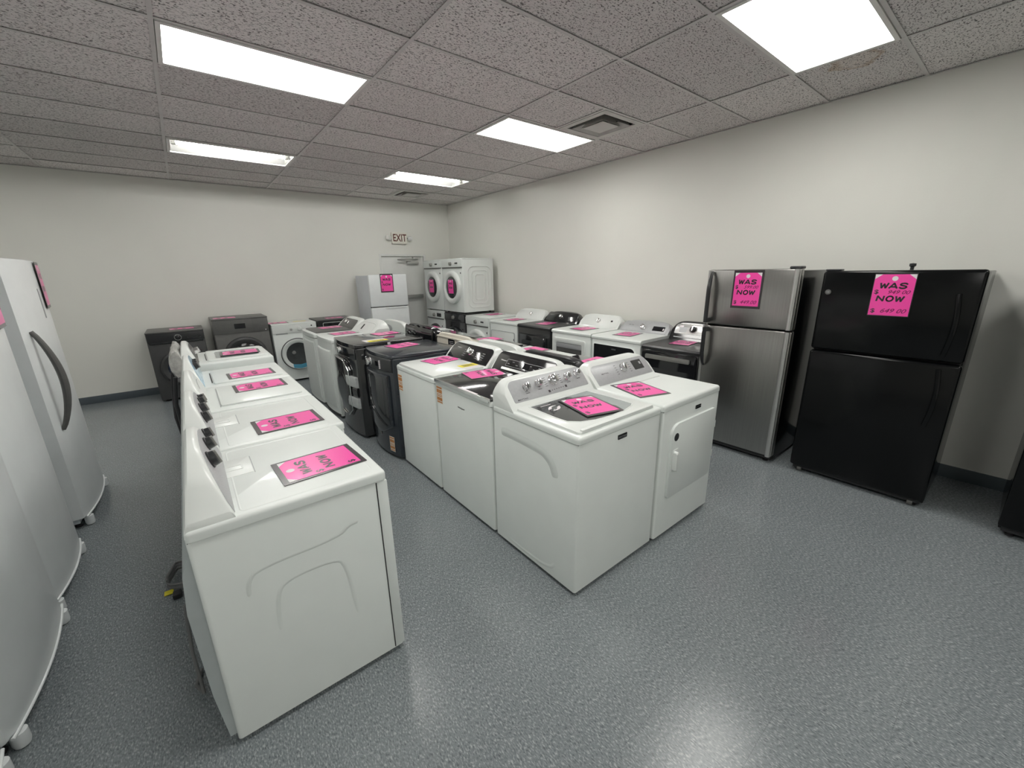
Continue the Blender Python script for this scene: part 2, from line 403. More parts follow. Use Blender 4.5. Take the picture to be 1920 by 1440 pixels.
for i in range(len(colx)-1):
    for j in range(len(rowy)-1):
        r = round(rowy[j]/T); ci = round(colx[i]/(2*T))
        if (ci, r) in LIGHTS: continue
        if (ci, r) in VENTS:
            xm = colx[i]+T; tile_obj(colx[i], xm, rowy[j], rowy[j+1])
            o = obj('cross_tee', tee_mesh(T-.024), None, ce); o.location = (xm, (rowy[j]+rowy[j+1])/2, .0004); o.rotation_euler = (0, 0, PI/2)
            continue
        tile_obj(colx[i], colx[i+1], rowy[j], rowy[j+1], 'ceiling_tile_stained' if (ci, r) == (3, -1) else 'ceiling_tile')

# ------------------------------------------------------------------ ceiling lights, vents
def light(c, r, kind, label):
    x0, y0 = c*2*T, r*T; W, D = 2*T-.03, T-.03
    t = thing('ceiling_light', label, 'ceiling light', (x0+T, y0+T/2, H-.002), 0, 'recessed fluorescent ceiling lights')
    obj('frame', ringplate(TOP(0), rr(0, 0, W, D, .004, 2), rr(0, 0, W-.05, D-.05, .004, 2), -.004, .012, .002), 'fixture', t)
    if kind == 'lens':
        obj('lens', plate(TOP(0), rr(0, 0, W-.046, D-.046), .004, .010), 'lens', t)
        obj('housing', bx(-W/2+.01, W/2-.01, -D/2+.01, D/2-.01, .014, .11), 'fixture', t)
    else:
        a, b = W/2-.03, D/2-.03
        bm = bmesh.new()
        P = [(-a, -b, .008), (a, -b, .008), (a, b, .008), (-a, b, .008), (-a, -b*.62, .10), (a, -b*.62, .10), (a, b*.62, .10), (-a, b*.62, .10)]
        q = [bm.verts.new(p) for p in P]
        for f in ((4, 7, 6, 5), (0, 4, 5, 1), (1, 5, 6, 2), (2, 6, 7, 3), (3, 7, 4, 0)): bm.faces.new([q[k] for k in f])
        obj('housing', bm, 'reflector', t)
        for yy in (-.05, ):
            tb_ = obj('tube', tube([(-a+.05, yy, .026), (a-.05, yy, .026)], .017, 14), 'tube', t)
            for sx in (-1, 1): obj('socket', bx(sx*(a-.03)-.02, sx*(a-.03)+.02, yy-.02, yy+.02, .006, .10, .004), 'fixture', tb_)
    return t
LL = {(0, 3): 'long lit ceiling light panel near the top left above the row of white dryers', (0, 7): 'open ceiling light with one bare tube above the back of the left row',
      (2, 3): 'lit ceiling light panel next to the square air vent', (2, 7): 'open ceiling light with bare tube nearest the exit sign', (2, -1): 'big bright ceiling light panel at the top edge above the fridges'}
for (c, r), k in LIGHTS.items():
    light(c, r, k, LL.get((c, r), {(-2, 7): 'far left ceiling light panel past the picture edge, towards the back wall', (-2, 3): 'left ceiling light panel past the picture edge, above the white refrigerators', (-2, -1): 'left ceiling light panel past the picture edge, level with the camera', (-2, -5): 'left ceiling light panel behind the camera', (0, -1): 'ceiling light panel directly above the camera', (0, -5): 'middle ceiling light panel behind the camera', (2, -5): 'right ceiling light panel behind the camera'}.get((c, r))))
def vent(x, y, label):
    t = thing('air_vent', label, 'air vent', (x, y, H), 0, 'square ceiling air vents')
    obj('backing', bx(-.27, .27, -.27, .27, .05, .055), 'vent_dark', t)
    S = T/2-.014
    obj('frame', ringplate(TOP(0), rr(0, 0, 2*S, 2*S), rr(0, 0, 2*S-.12, 2*S-.12), -.004, .004), 'vent', t)
    for i, s in enumerate((.20, .135)):
        bm = bmesh.new(); A = [bm.verts.new((x_*s, y_*s, -.012)) for x_, y_ in ((-1, -1), (1, -1), (1, 1), (-1, 1))]
        B = [bm.verts.new((x_*(s-.045), y_*(s-.045), .045)) for x_, y_ in ((-1, -1), (1, -1), (1, 1), (-1, 1))]
        for k in range(4): bm.faces.new((A[k], A[(k+1) % 4], B[(k+1) % 4], B[k]))
        obj('louver', bm, 'vent', t)
    obj('centre_plate', bx(-.12, .12, -.12, .12, -.014, -.010, .001), 'vent', t)
vent(3*2*T-T/2, 2.5*T, 'square ceiling vent beside the lit panel, the nearer of two')
vent(3*2*T-T/2, 9.5*T, 'small far ceiling vent near the back wall')

# ------------------------------------------------------------------ exit door and sign
dr = bpy.data.objects.new('door_1', None); COL.objects.link(dr); dr['kind'] = 'structure'; dr.location = ((DX0+DX1)/2, YB, 0); dr['label'] = 'grey painted metal exit door set back in the far wall'
dw = DX1-DX0
obj('door_frame', [bx(-dw/2, -dw/2+.045, -.012, .118, 0, DZ, .003), bx(dw/2-.045, dw/2, -.012, .118, 0, DZ, .003), bx(-dw/2+.045, dw/2-.045, -.012, .118, DZ-.045, DZ, .003)], 'trim_paint', dr)
obj('door_leaf', bx(-dw/2+.05, dw/2-.05, .022, .07, .01, DZ-.05, .003), 'door_paint', dr)
FD = FR((0, .022, 0))
cl = obj('door_closer', plate(FD, rr(.19, 1.905, .25, .055, .01), 0, .06, .008), 'silver', dr)
obj('closer_arm', [tube([(.13, -.05, 1.935), (-.16, -.10, 1.965)], .012), tube([(-.16, -.10, 1.965), (.25, -.02, 1.99)], .012), bx(.2, .31, -.05, .03, 1.975, 2.02, .005)], 'silver', cl)
pb = obj('push_bar', [plate(FD, rr(0, 1.245, .66, .06, .008), .02, .08, .008), plate(FD, rr(-.33, 1.245, .08, .07, .008), 0, .06, .006), plate(FD, rr(.33, 1.245, .08, .07, .008), 0, .06, .006)], 'silver', dr)
ex = thing('exit_sign', 'white exit sign with red letters and two lamp heads above the door', 'exit sign', (3.385, YB, 2.37))
FE = FR((0, 0, 0))
obj('housing', plate(FE, rr(0, 0, .31, .21, .012), -.005, .055, .006), 'exit_face', ex)
obj('lettering', text_bm(FE, 'EXIT', .0, -.002, .19, .0562, .72, .018), 'exit_red', ex)
for s, a in ((-1, .5), (1, -.1)):
    h_ = obj('lamp_head', [], 'lamp_clear', ex) if False else None
    hd = obj('lamp_head', plate(FR((s*.215, -.045, .0), x=(math.cos(a), s*math.sin(a)*-1, 0), v=(0, -.2, 1)), rr(0, 0, .085, .075, .014), -.03, .035, .01), 'lamp_clear' if s > 0 else 'fixture', ex)
    obj('lamp_neck', tube([(s*.15, -.03, 0), (s*.20, -.04, 0)], .012), 'black_matte' if s > 0 else 'fixture', hd)

# ------------------------------------------------------------------ price signs
_SG = {}
def sign_mesh(key, fn):
    if key not in _SG: _SG[key] = fn()
    return _SG[key]
F0 = TOP(0)
GL = {'W': [[(0, 1), (.24, 0), (.5, .85), (.76, 0), (1, 1)]], 'A': [[(0, 0), (.5, 1), (1, 0)], [(.2, .27), (.8, .27)]], 'N': [[(.08, 0), (.08, 1)], [(.08, 1), (.92, 0)], [(.92, 0), (.92, 1)]],
      'O': [[(.5+.42*math.cos(2*PI*i/20), .5+.5*math.sin(2*PI*i/20)) for i in range(21)]], 'S': [[(.95, .82), (.75, .97), (.5, 1), (.22, .95), (.08, .78), (.2, .6), (.5, .52), (.8, .42), (.92, .24), (.78, .05), (.5, 0), (.22, .03), (.04, .18)]]}
def heavy(s, x, y, size, wd=.3, lw=1.22, n=.0036):
    out = bmesh.new(); h = size; W = h*lw; gap = h*.30; tot = len(s)*W+(len(s)-1)*gap; x0 = x-tot/2
    for ch in s:
        for line in GL[ch]:
            P = [Vector((x0+q[0]*W+(q[1]-.5)*h*.12, y+(q[1]-.5)*h)) for q in line]
            for a, b in zip(P, P[1:]):
                d = (b-a).normalized(); t_ = Vector((-d.y, d.x))*h*wd/2; e = d*h*wd*.22
                q = [out.verts.new((p.x, p.y, n)) for p in (a-e+t_, a-e-t_, b+e-t_, b+e+t_)]; f = out.faces.new(q)
                if f.normal.z < 0: f.normal_flip()
        x0 += W+gap
    return out
def sign(loc, rotz, label, vert=False, border=True, was=None, now=None, tilt=0.0, where='price signs', sc=1.0):
    t = thing('price_sign', label, 'sign', loc, group=where, rot=(PI/2 if vert else 0, 0, rotz))
    t.scale = (sc, sc, 1)
    if tilt and vert: t.rotation_euler = (PI/2, tilt, rotz)
    if border: obj('backing', sign_mesh('b', lambda: mesh_of('backing', plate(F0, rr(0, 0, .240, .322), 0, .0018), 'ink')), None, t)
    else: obj('backing', sign_mesh('b2', lambda: mesh_of('backing', plate(F0, rr(0, 0, .220, .290), 0, .0018), 'ink')), None, t)
    obj('card', sign_mesh('c', lambda: mesh_of('card', plate(F0, rr(0, 0, .212, .280), .0018, .0026), 'paper')), None, t)
    g = .026
    obj('tag_print', sign_mesh('p', lambda: mesh_of('tag_print', plate(F0, [(-.106, -.140), (.106, -.140), (.106, .108), (.106-g-.012, .140), (-.106+g+.012, .140), (-.106, .108)], .0026, .0030), 'pink')), None, t)
    obj('punch_hole', sign_mesh('h', lambda: mesh_of('punch_hole', plate(F0, circ(0, .112, .016, 20), .0030, .0034), 'paper')), None, t)
    obj('lettering', sign_mesh('l', lambda: mesh_of('lettering', [heavy('WAS', 0, .064, .033), heavy('NOW', -.006, -.024, .033), text_bm(F0, '$', -.084, .020, .040, .0036, 1.25, .016), text_bm(F0, '$', -.084, -.110, .040, .0036, 1.25, .016)], 'ink')), None, t)
    if was:
        obj('handwriting', [text_bm(F0, was, .03, .020, .036, .0036, 1.15, .0, .35), text_bm(F0, now, .02, -.108, .042, .0036, 1.15, .0, .35)], 'pen', t, label='handwritten prices in thin pen')
    return t

# ------------------------------------------------------------------ appliance pieces
_FT = {}
def feet(root, w, d, h=.025):
    k = round(h, 4)
    if k not in _FT: _FT[k] = mesh_of('foot', lathe(TOP(0), 0, 0, [(0, 0), (.02, 0), (.022, .008), (.012, .012), (.012, h+.004), (0, h+.004)], 12), 'black_matte')
    for sx in (-1, 1):
        for sy in (-1, 1):
            o = obj('foot', _FT[k], None, root); o.location = (sx*(w/2-.06), sy*(d/2-.06), 0)
def body(root, w, d, z0, z1, m, bev=.014):
    return obj('body', plate(TOP(0), rr(0, 0, w, d, bev, 4), z0, z1, .003), m, root)
def console(root, w, yb, z0, h, db, dt, m, arch=.0, p=2.5, rt=.02, name='console', ends=0.0, n=30, bl=0.0):
    secs = []; sl = Vector((db-dt, h)).normalized()
    for i in range(n+1):
        s = math.sin((i/n*2-1)*PI/2); a = abs(s)
        hs = h*(1-arch*a**p)
        if ends: hs *= (1-ends*a**14)
        k = hs/h; yf = yb-db+(db-dt)*k; r = min(rt, hs*.4)
        prof = [(yb-db, z0), (yf-sl.x*r, z0+hs-sl.y*r)]
        for q in (.25, .5, .75): # round the front top edge
            ax, az = yf-sl.x*r, z0+hs-sl.y*r; bx_, bz = yf+r, z0+hs
            prof.append(((1-q)**2*ax+2*q*(1-q)*yf+q*q*bx_, (1-q)**2*az+2*q*(1-q)*(z0+hs)+q*q*bz))
        yt = yb-bl*k; prof += [(min(yf+r, yt-.012), z0+hs), (yt-.008, z0+hs-.001), (yt, z0+hs-.01), (yb, z0)]
        secs.append([(s*w/2, y, z) for y, z in prof])
    o = obj(name, loft(secs), m, root, 40)
    return o, FR((0, yb-db, z0), v=(0, db-dt, h)), math.hypot(h, db-dt)
def archpts(w, L, arch, p, mt, mb, ms, n=24, ends=0.0):
    a = w/2-ms; pts = [(-a, mb), (a, mb)]
    for i in range(n+1):
        x = a*math.cos(PI*i/n); s = abs(x/(w/2)); v = L*(1-arch*s**p)*(1-ends*s**14)-mt
        if v > mb+.004: pts.append((x, v))
    return pts
def knob(parent, F, x, v, r=.02, h=.025, m='black_satin', cap='chrome', grip=True, n0=0.0, ring=None):
    o = obj('knob', lathe(F, x, v, [(0, n0), (r*1.05, n0), (r*1.05, n0+h*.2), (r*.92, n0+h*.3), (r*.86, n0+h*.92), (r*.74, n0+h), (0, n0+h)], 24), m, parent)
    if grip: obj('knob_grip', plate(F, rr(x, v, r*.36, r*1.7, r*.12), n0+h*.9, n0+h*1.25, r*.08), cap, o)
    if ring: obj('dial_ring', lathe(F, x, v, [(r*1.05, n0), (r*1.35, n0), (r*1.35, n0+.003), (r*1.05, n0+.004)], 28), ring, o)
    return o
def top_panel(root, w, d, z0, z1, m, bev=.016, ov=.004, yf=None):
    return obj('top_panel', plate(TOP(0), rr(0, -ov/2, w+2*ov, d+ov, .018, 4), z0, z1, bev, 4), m, root)
def seam(root, w, d, z):
    obj('seam', bx(-w/2+.004, w/2-.004, -d/2+.004, d/2-.004, z-.004, z+.004), 'seam', root)
def badge(root, F, x, v, s, size=.012, m='ink', sx=1.2, off=.01):
    return obj('lettering', text_bm(F, s, x, v, size, .0012, sx, off), m, root)
def energy_label(root, F, x, v, w=.06, h=.13):
    b = obj('sticker', plate(F, rr(x, v, w, h, .002), 0, .0008), 'orange_white', root, label='orange and white printed sticker')
    for k, hh in ((.40, .10), (.20, .20), (.02, .04), (-.07, .05), (-.24, .18), (-.42, .07)):
        obj('sticker_band', plate(F, rr(x, v+k*h, w*.92, hh*h), .0008, .0012), 'orange', b)

# ------------------------------------------------------------------ left row: white machines facing the middle aisle (+X)
XLB = -.27                       # their backs
def left_machine(name, label, cat, y0, y1, xf, zc=.88, zt=.92):
    w = y1-y0; d = xf-XLB
    t = thing(name, label, cat, ((xf+XLB)/2, (y0+y1)/2, 0), PI/2, 'white machines in the left row')
    body(t, w, d, .025, zc, 'enamel'); feet(t, w, d); seam(t, w, d, zc)
    obj('back_panel', prism([(d/2-.002, .05), (d/2+.02, .05), (d/2+.036, .26), (d/2+.043, .62), (d/2+.03, .76), (d/2-.002, .85)], -w/2+.012, w/2-.012), 'back_grey', t)
    return t, w, d
def knob_console(t, w, d, zt, knobs, face='panel_speckle', arch=.80, h=.24):
    c, F, L = console(t, w-.01, d/2, zt-.025, h, .15, .08, 'white_plastic', arch=arch, p=3.0, rt=.014, bl=.045)
    if face: obj('control_panel', plate(F, archpts(w-.01, L, arch, 3.0, .016, .028, .03), -.002, .002, .001), face, c, label='speckled grey curved control panel')
    for x, v, r in knobs: knob(c, F, x, v, r, .024, 'black_satin', 'bar_grey', True, .002)
    return c, F, L
def lint_hatch(t, x, y, z):
    h = obj('lint_door', plate(TOP(z), rr(x, y, .19, .135, .006), -.001, .002, .001), 'white_plastic', t)
    obj('finger_pull', ringplate(TOP(z), rr(x-.01, y, .05, .075, .006), rr(x-.01, y, .038, .062, .005), .002, .0032), 'white_plastic', h)
    obj('hinge_line', bx(x-.10, x+.09, y-.0725, y-.0695, z-.001, z+.0012), 'grey_panel', h)
# 1 nearest dryer
t, w, d = left_machine('dryer', 'nearest white dryer with three black knobs, biggest thing at lower left', 'dryer', .105, .785, .387)
top_panel(t, w, d, .882, .92, 'enamel', .014)
obj('front_panel', bx(-w/2-.002, w/2+.002, -d/2-.006, -d/2+.038, .03, .876, .006, 2), 'enamel', t)
obj('front_seam', bx(-w/2-.0008, w/2+.0008, -d/2+.038, -d/2+.043, .03, .876), 'seam', t)
obj('top_relief', ridge(TOP(.92), rr(0, -.06, w-.06, .46, .02, 4), .006, .0016, True), 'enamel', t)
lint_hatch(t, .10, .16, .92)
S = SIDEL(w)
obj('side_relief', ridge(S, [(-.20, .60), (-.195, .66), (-.16, .70), (.12, .70), (.16, .735), (.20, .735)], .03, .0015), 'enamel', t); obj('side_relief', ridge(S, [(-.13, .40), (-.12, .56), (-.08, .61), (.09, .61), (.13, .57), (.15, .30)], .03, .0015), 'enamel', t)
knob_console(t, w, d, .92, [(-.10, .165, .032), (.06, .175, .027), (.19, .175, .025)])
obj('drain_cord', tube([(.05, d/2+.02, .5), (.08, d/2+.09, .38), (.02, d/2+.10, .2), (-.06, d/2+.09, .05), (.04, d/2+.12, .012), (.12, d/2+.1, .012)], .007), 'cord_grey', t)
# 2
t, w, d = left_machine('dryer', 'second white dryer from the camera in the left row, black knobs on grey panel', 'dryer', .80, 1.48, .43)
top_panel(t, w, d, .882, .92, 'enamel', .014)
obj('top_relief', ridge(TOP(.92), rr(0, -.06, w-.06, .46, .02, 4), .006, .0016, True), 'enamel', t)
lint_hatch(t, .12, .17, .92)
knob_console(t, w, d, .92, [(-.17, .155, .028), (-.04, .17, .027), (.09, .175, .022), (.17, .17, .024)])
# 3
t, w, d = left_machine('washer', 'third white machine in the left row, plain white console without knobs', 'washer', 1.505, 2.185, .43)
top_panel(t, w, d, .882, .922, 'enamel', .02)
l = obj('lid', plate(TOP(.922), rr(.01, -.08, w-.13, .46, .02), 0, .010, .006), 'enamel', t); obj('lid_hinge_line', bx(-w/2+.07, w/2-.07, .153, .157, .920, .9235), 'grey_panel', l)
c, F, L = knob_console(t, w, d, .922, [], None, .75, .22)
obj('control_panel', plate(F, archpts(w-.01, L, .75, 3.0, .03, .03, .06), -.002, .002, .001), 'white_plastic', c); obj('trim_line', ridge(F, [(-.12, .12), (-.04, .15), (.04, .16), (.12, .155)], .004, .0035), 'seam', c)
# 4
t, w, d = left_machine('washer', 'fourth white machine in the left row, black knobs and pale blue film', 'washer', 2.20, 2.885, .43)
top_panel(t, w, d, .882, .922, 'enamel', .02)
l = obj('lid', plate(TOP(.922), rr(.0, -.08, w-.13, .46, .02), 0, .010, .006), 'enamel', t); obj('lid_hinge_line', bx(-.2, .2, .156, .163, .920, .924), 'seam', l)
c, F, L = knob_console(t, w, d, .922, [(-.02, .145, .026), (.06, .155, .024), (.14, .155, .024), (.21, .145, .022)], None, .75, .22)
obj('protective_film', plate(F, archpts(w-.01, L, .75, 3.0, .006, .008, .02), -.001, .0016, .0005), 'blue_film', c, label='pale blue protective film'); obj('control_panel', plate(F, [(-.08, .125), (.24, .12), (.24, .165), (-.08, .18)], .0005, .003, .001), 'black_satin', c)
# 5
t, w, d = left_machine('washer', 'farthest washer in the left row, glass lid and plastic-wrapped console', 'washer', 2.955, 3.66, .43, .90, .975)
top_panel(t, w, d, .903, .975, 'enamel', .034)
lid = obj('lid', ringplate(TOP(.975), rr(0, -.09, w-.10, .47, .03), rr(.0, -.09, w-.24, .34, .05), -.004, .014, .005), 'enamel', t)
obj('lid_window', plate(TOP(.975), rr(0, -.09, w-.235, .345, .05), .001, .006), 'grey_glass', lid); obj('lid_hinge_line', bx(-.2, .2, .152, .158, .974, .9775), 'seam', lid)
c, F, L = console(t, w-.02, d/2, .945, .19, .15, .08, 'white_plastic', arch=.6, p=3.5, rt=.02, bl=.04)
obj('control_panel', plate(F, archpts(w-.02, L, .6, 3.5, .03, .03, .08), -.001, .002), 'graphite', c); knob(c, F, .02, .10, .03, .04, 'chrome', 'chrome')
secs = []
rnd = random.Random(3)
for i in range(13):
    s = -.36+.06*i; k = 1+rnd.uniform(-.10, .12)
    secs.append([(s, d/2+.012+(.0+.045*math.cos(a))*k+rnd.uniform(-.004, .004), .99+.115*math.sin(a)*k+rnd.uniform(-.006, .006)) for a in [2*PI*j/14 for j in range(14)]])
obj('plastic_wrap', loft(secs), 'film', c, 60, label='crumpled clear grey plastic wrap'); 
cords = tube([(.1, d/2+.06, .90), (.08, d/2+.10, .70), (.0, d/2+.12, .45), (-.05, d/2+.10, .25), (.05, d/2+.11, .10), (.12, d/2+.09, .02)], .014)
obj('power_cord', cords, 'cord', t); obj('drain_hose', tube([(-.15, d/2+.05, .85), (-.12, d/2+.09, .6), (-.16, d/2+.08, .3), (-.2, d/2+.10, .04), (-.1, d/2+.12, .03)], .017), 'cord', t)
# signs of the left row
G1 = 'price signs lying on the left row'
sign((.195, .352, .922), PI/2+.05, 'pink price sign on the nearest white dryer at lower left', where=G1)
sign((.195, 1.02, .922), PI/2+.03, 'pink price sign on the second white dryer of the left row', where=G1)
sign((.187, 1.965, .9325), PI/2+.02, 'pink price sign on the third machine of the left row, plain console', where=G1)
sign((.187, 2.45, .9325), PI/2+.02, 'pink price sign on the washer with pale blue film', where=G1)
sign((.20, 3.29, .990), PI/2-.04, 'pink price sign on the glass lid of the farthest left-row washer', where=G1)
# cords on the floor behind the nearest dryer
cc = thing('power_cord', 'coiled grey power cord on the floor behind the two nearest dryers', 'cord', (-.455, 1.34, 0))
pts = []
for i in range(46):
    a = i/45*2*PI*2.6; pts.append((.02+.055*math.cos(a)+.01*math.sin(3*a), .0+.11*math.sin(a), .014+.0012*i))
obj('cable', tube(pts, .007, 7), 'cord_grey', cc); obj('plug', bx(-.02, .02, -.17, -.12, .002, .03, .006), 'black_matte', cc); obj('cable_tag', bx(-.06, -.02, -.10, -.06, .003, .006), 'yellow', cc, label='yellow cable tag')

# ------------------------------------------------------------------ front pair facing the camera
def machine(name, label, cat, x, y, rotz, w, d, zc, m, group=None, z0=.025):
    t = thing(name, label, cat, (x, y, 0), rotz, group); body(t, w, d, z0, zc, m); feet(t, w, d, z0); seam(t, w, d, zc); return t
GM = 'front pair at the end of the middle rows'
w, d = .705, .70
t = machine('washer', 'white top-load washer with five chrome knobs facing the camera', 'washer', 1.22+w/2, -.205+d/2, 0, w, d, .885, 'enamel', GM)
top_panel(t, w, d, .8885, .925, 'enamel', .02, .003)
S = SIDEL(w)
obj('side_relief', ridge(S, [(-.27, .775), (-.20, .78), (.06, .775), (.13, .755), (.18, .71), (.195, .65)], .12, .003), 'enamel', t); obj('side_relief', ridge(S, [(-.25, .06), (0, .05), (.16, .07), (.20, .12)], .05, .002), 'enamel', t)
lid = obj('lid', plate(TOP(.925), rr(0, -.08, .64, .49, .02, 6), -.004, .012, .006), 'white_plastic', t)
wi = [(-.245, .125), (-.255, -.10), (-.25, -.175), (-.20, -.225), (-.12, -.255), (0, -.268), (.12, -.262), (.21, -.24), (.245, -.22), (.25, -.10), (.245, .125)]
wo = [(x*1.035, .0+y*1.03+.002) for x, y in wi]
obj('lid_window', plate(TOP(.925), wi, .012, .0126), 'grey_glass', lid); obj('window_insert', plate(TOP(.925), [(-.243, .123), (-.253, -.10), (-.248, -.173), (-.2, -.222), (-.12, -.252), (0, -.265), (.12, -.258), (.15, -.18), (.06, .123)][::1], .0126, .0129), 'lid_glass', lid, label='dark sheet under the lid glass'); obj('window_frame', ringplate(TOP(.925), wo, wi, .012, .0145, .001), 'white_plastic', lid)
obj('window_label', plate(TOP(.925), rr(-.165, .085, .115, .028), .0129, .0133), 'black_matte', lid); obj('window_lettering', plate(TOP(.925), rr(-.16, .086, .08, .006), .0133, .0136), 'paper', lid)
obj('swirl_mark', [plate(TOP(.925), [(-.20+x, .022+y) for x, y in P_], .0129, .0136) for P_ in ([(0, -.006), (.012, .012), (.035, .03), (.065, .036), (.09, .03), (.06, .026), (.04, .014), (.028, -.002)], [(.10, .012), (.088, -.012), (.065, -.03), (.035, -.036), (.01, -.03), (.04, -.026), (.06, -.014), (.072, .002)])], 'paper', lid)
obj('lid_handle', plate(TOP(.925), rr(0, -.318, .60, .022, .008), .010, .020, .005), 'white_plastic', lid)
c, F, L = console(t, w, d/2-.005, .915, .168, .20, .06, 'white_plastic', arch=.22, p=8, rt=.014, ends=.3)
ap = archpts(w, L, .30, 6, .02, .02, .045, ends=.3)
obj('control_panel', plate(F, rr(.008, .128, .635, .142, [.008, .008, .045, .045], 6), -.004, .002, .001), 'grey_panel', c, label='brushed grey control panel')
for x, v, r in ((-.19, .136, .024), (-.087, .142, .024), (.040, .144, .034), (.165, .142, .024), (.262, .15, .024)): knob(c, F, x, v, r, .034, 'chrome', 'chrome', True, .002)
tx = [text_bm(F, 'MAYTAG', -.245, .07, .013, .0026, 1.5, .015)]
obj('lettering', tx, 'ink', c)
dots = [plate(F, rr(-.025, .078, .016, .016), .002, .0026), plate(F, rr(.125, .085, .016, .016), .002, .0026)]
for x, v in ((-.19, .10), (-.087, .106), (.165, .106), (.262, .115)): dots.append(plate(F, rr(x, v, .03, .003), .002, .0025))
for k in range(5):
    dots.append(plate(F, rr(-.025, .115+.014*k, .022, .003), .002, .0025)); dots.append(plate(F, rr(.105, .115+.014*k, .022, .003), .002, .0025))
for k in range(6): dots.append(plate(F, rr(-.0+.02*k, .08+.001*k, .008, .004), .002, .0025))
obj('printed_marks', dots, 'ink', c)
b = obj('badge', plate(FRONT(d), rr(-.01, .845, .075, .026, .002), 0, .004, .001), 'black_gloss', t); badge(b, FR((0, -d/2-.003, 0)), -.01, .845, 'MAYTAG', .012, 'silver', 1.3)
# dryer of the pair
w2 = .685
t = machine('dryer', 'white dryer with grey console and front door, right of the front pair', 'dryer', 1.94+w2/2, -.215+d/2, 0, w2, d, .885, 'enamel', GM)
top_panel(t, w2, d, .8885, .928, 'enamel', .02, .003)
obj('lint_cover', ringplate(TOP(.928), rr(.14, .06, .24, .012, .005), rr(.14, .06, .236, .004, .002), -.002, .003), 'white_plastic', t)
Ff = FRONT(d)
door = obj('door', plate(Ff, rr(.02, .535, .545, .50, [.03, .03, .03, .07], 6), 0, .016, .006), 'enamel', t)
obj('door_handle', [plate(Ff, rr(-.195, .545, .075, .15, .02), .012, .019, .003), plate(Ff, rr(-.212, .545, .03, .13, .012), .019, .046, .012, 3)], 'white_plastic', door)
obj('round_label', plate(Ff, circ(-.2, .70, .026), .016, .0168), 'black_satin', door); 
for v in (.44, .66): obj('hinge', plate(Ff, rr(.302, v, .014, .05, .003), 0, .014, .002), 'white_plastic', door)
b = obj('badge', plate(Ff, rr(.06, .838, .065, .024, .002), 0, .004, .001), 'black_gloss', t); badge(b, FR((0, -d/2-.003, 0)), .06, .838, 'MAYTAG', .011, 'silver', 1.3)
c, F, L = console(t, w2, d/2-.005, .918, .152, .20, .06, 'white_plastic', arch=.22, p=8, rt=.014, ends=.3)
obj('control_panel', plate(F, rr(.01, .098, .63, .155, [.008, .008, .045, .045], 6), -.004, .002, .001), 'grey_panel', c, label='brushed grey control panel')
knob(c, F, .02, .11, .032, .034, 'chrome', 'chrome', True, .002)
dp = obj('display', plate(F, rr(.20, .11, .115, .08, .003), .002, .0032), 'display', c); obj('display_mark', plate(F, rr(.235, .12, .02, .022), .0032, .0036), 'grey_panel', dp); obj('lettering', text_bm(F, 'MAYTAG', -.19, .10, .013, .0026, 1.4, .012), 'ink', c)
obj('printed_marks', [plate(F, rr(sx, .07+.018*k, .02, .003), .002, .0025) for sx in (-.055, .095) for k in range(5)], 'ink', c)
sign((1.60, .06, .942), -.26, 'pink price sign on the glass lid of the five-knob washer', where='price signs on the front pair')
sign((2.13, .085, .929), -.30, 'pink price sign on the front dryer next to the five-knob washer', where='price signs on the front pair')

# ------------------------------------------------------------------ middle row facing the left aisle (-X)
GC = 'middle row facing the left aisle'
R_ = -PI/2
def mid(name, label, cat, y0, y1, xf, d, zc, m, z0=.025):
    w = y1-y0
    return machine(name, label, cat, xf+d/2, (y0+y1)/2, R_, w, d, zc, m, GC, z0), w, d
# C1-1 washer with black glass lid
t, w, d = mid('washer', 'white washer with black glass lid and black console behind the front pair', 'washer', .515, 1.225, 1.22, .68, .895, 'enamel')
top_panel(t, w, d, .8985, .93, 'enamel', .014, .003)
lid = obj('lid', plate(TOP(.93), rr(0, -.09, w-.012, .51, [.02, .02, .01, .01]), 0, .016, .007), 'black_gloss', t, label='black glass lid')
obj('lid_trim', plate(TOP(.93), rr(0, -.345, w-.012, .018, .006), -.004, .018, .004), 'chrome', lid)
obj('protective_strip', plate(TOP(.93), rr(.10, -.343, .22, .020, .003), .018, .0195), 'paper', lid)
c, F, L = console(t, w-.005, d/2, .915, .17, .19, .06, 'white_plastic', arch=.12, p=6, rt=.02, ends=.35)
cp = obj('control_panel', plate(F, rr(-.004, L*.5, w-.045, L-.024, [.01, .01, .05, .05], 6), -.004, .003, .001), 'black_gloss', c, label='glossy black touch control panel')
obj('silver_strip', plate(F, rr(.02, .062, .50, .02), .003, .0036), 'silver', cp)
obj('touch_field', ringplate(F, rr(.03, .115, .46, .06, .006), rr(.03, .115, .455, .055, .005), .003, .0034), 'grey_panel', cp)
obj('touch_icons', [plate(F, rr(-.17+.05*k, .115+(.012 if k % 2 else -.008), .024, .004), .003, .0034) for k in range(9)], 'grey_panel', cp); obj('display', plate(F, rr(.04, .115, .07, .045), .003, .0036), 'display', cp)
obj('lettering', text_bm(F, 'Whirlpool', -.24, .125, .014, .0036, 1.3, .005), 'silver', cp)
energy_label(t, FRONT(d), -w/2+.055, .83, .085, .135)
badge(t, FRONT(d), .0, .80, 'Whirlpool', .015, 'ink', 1.4, .03)
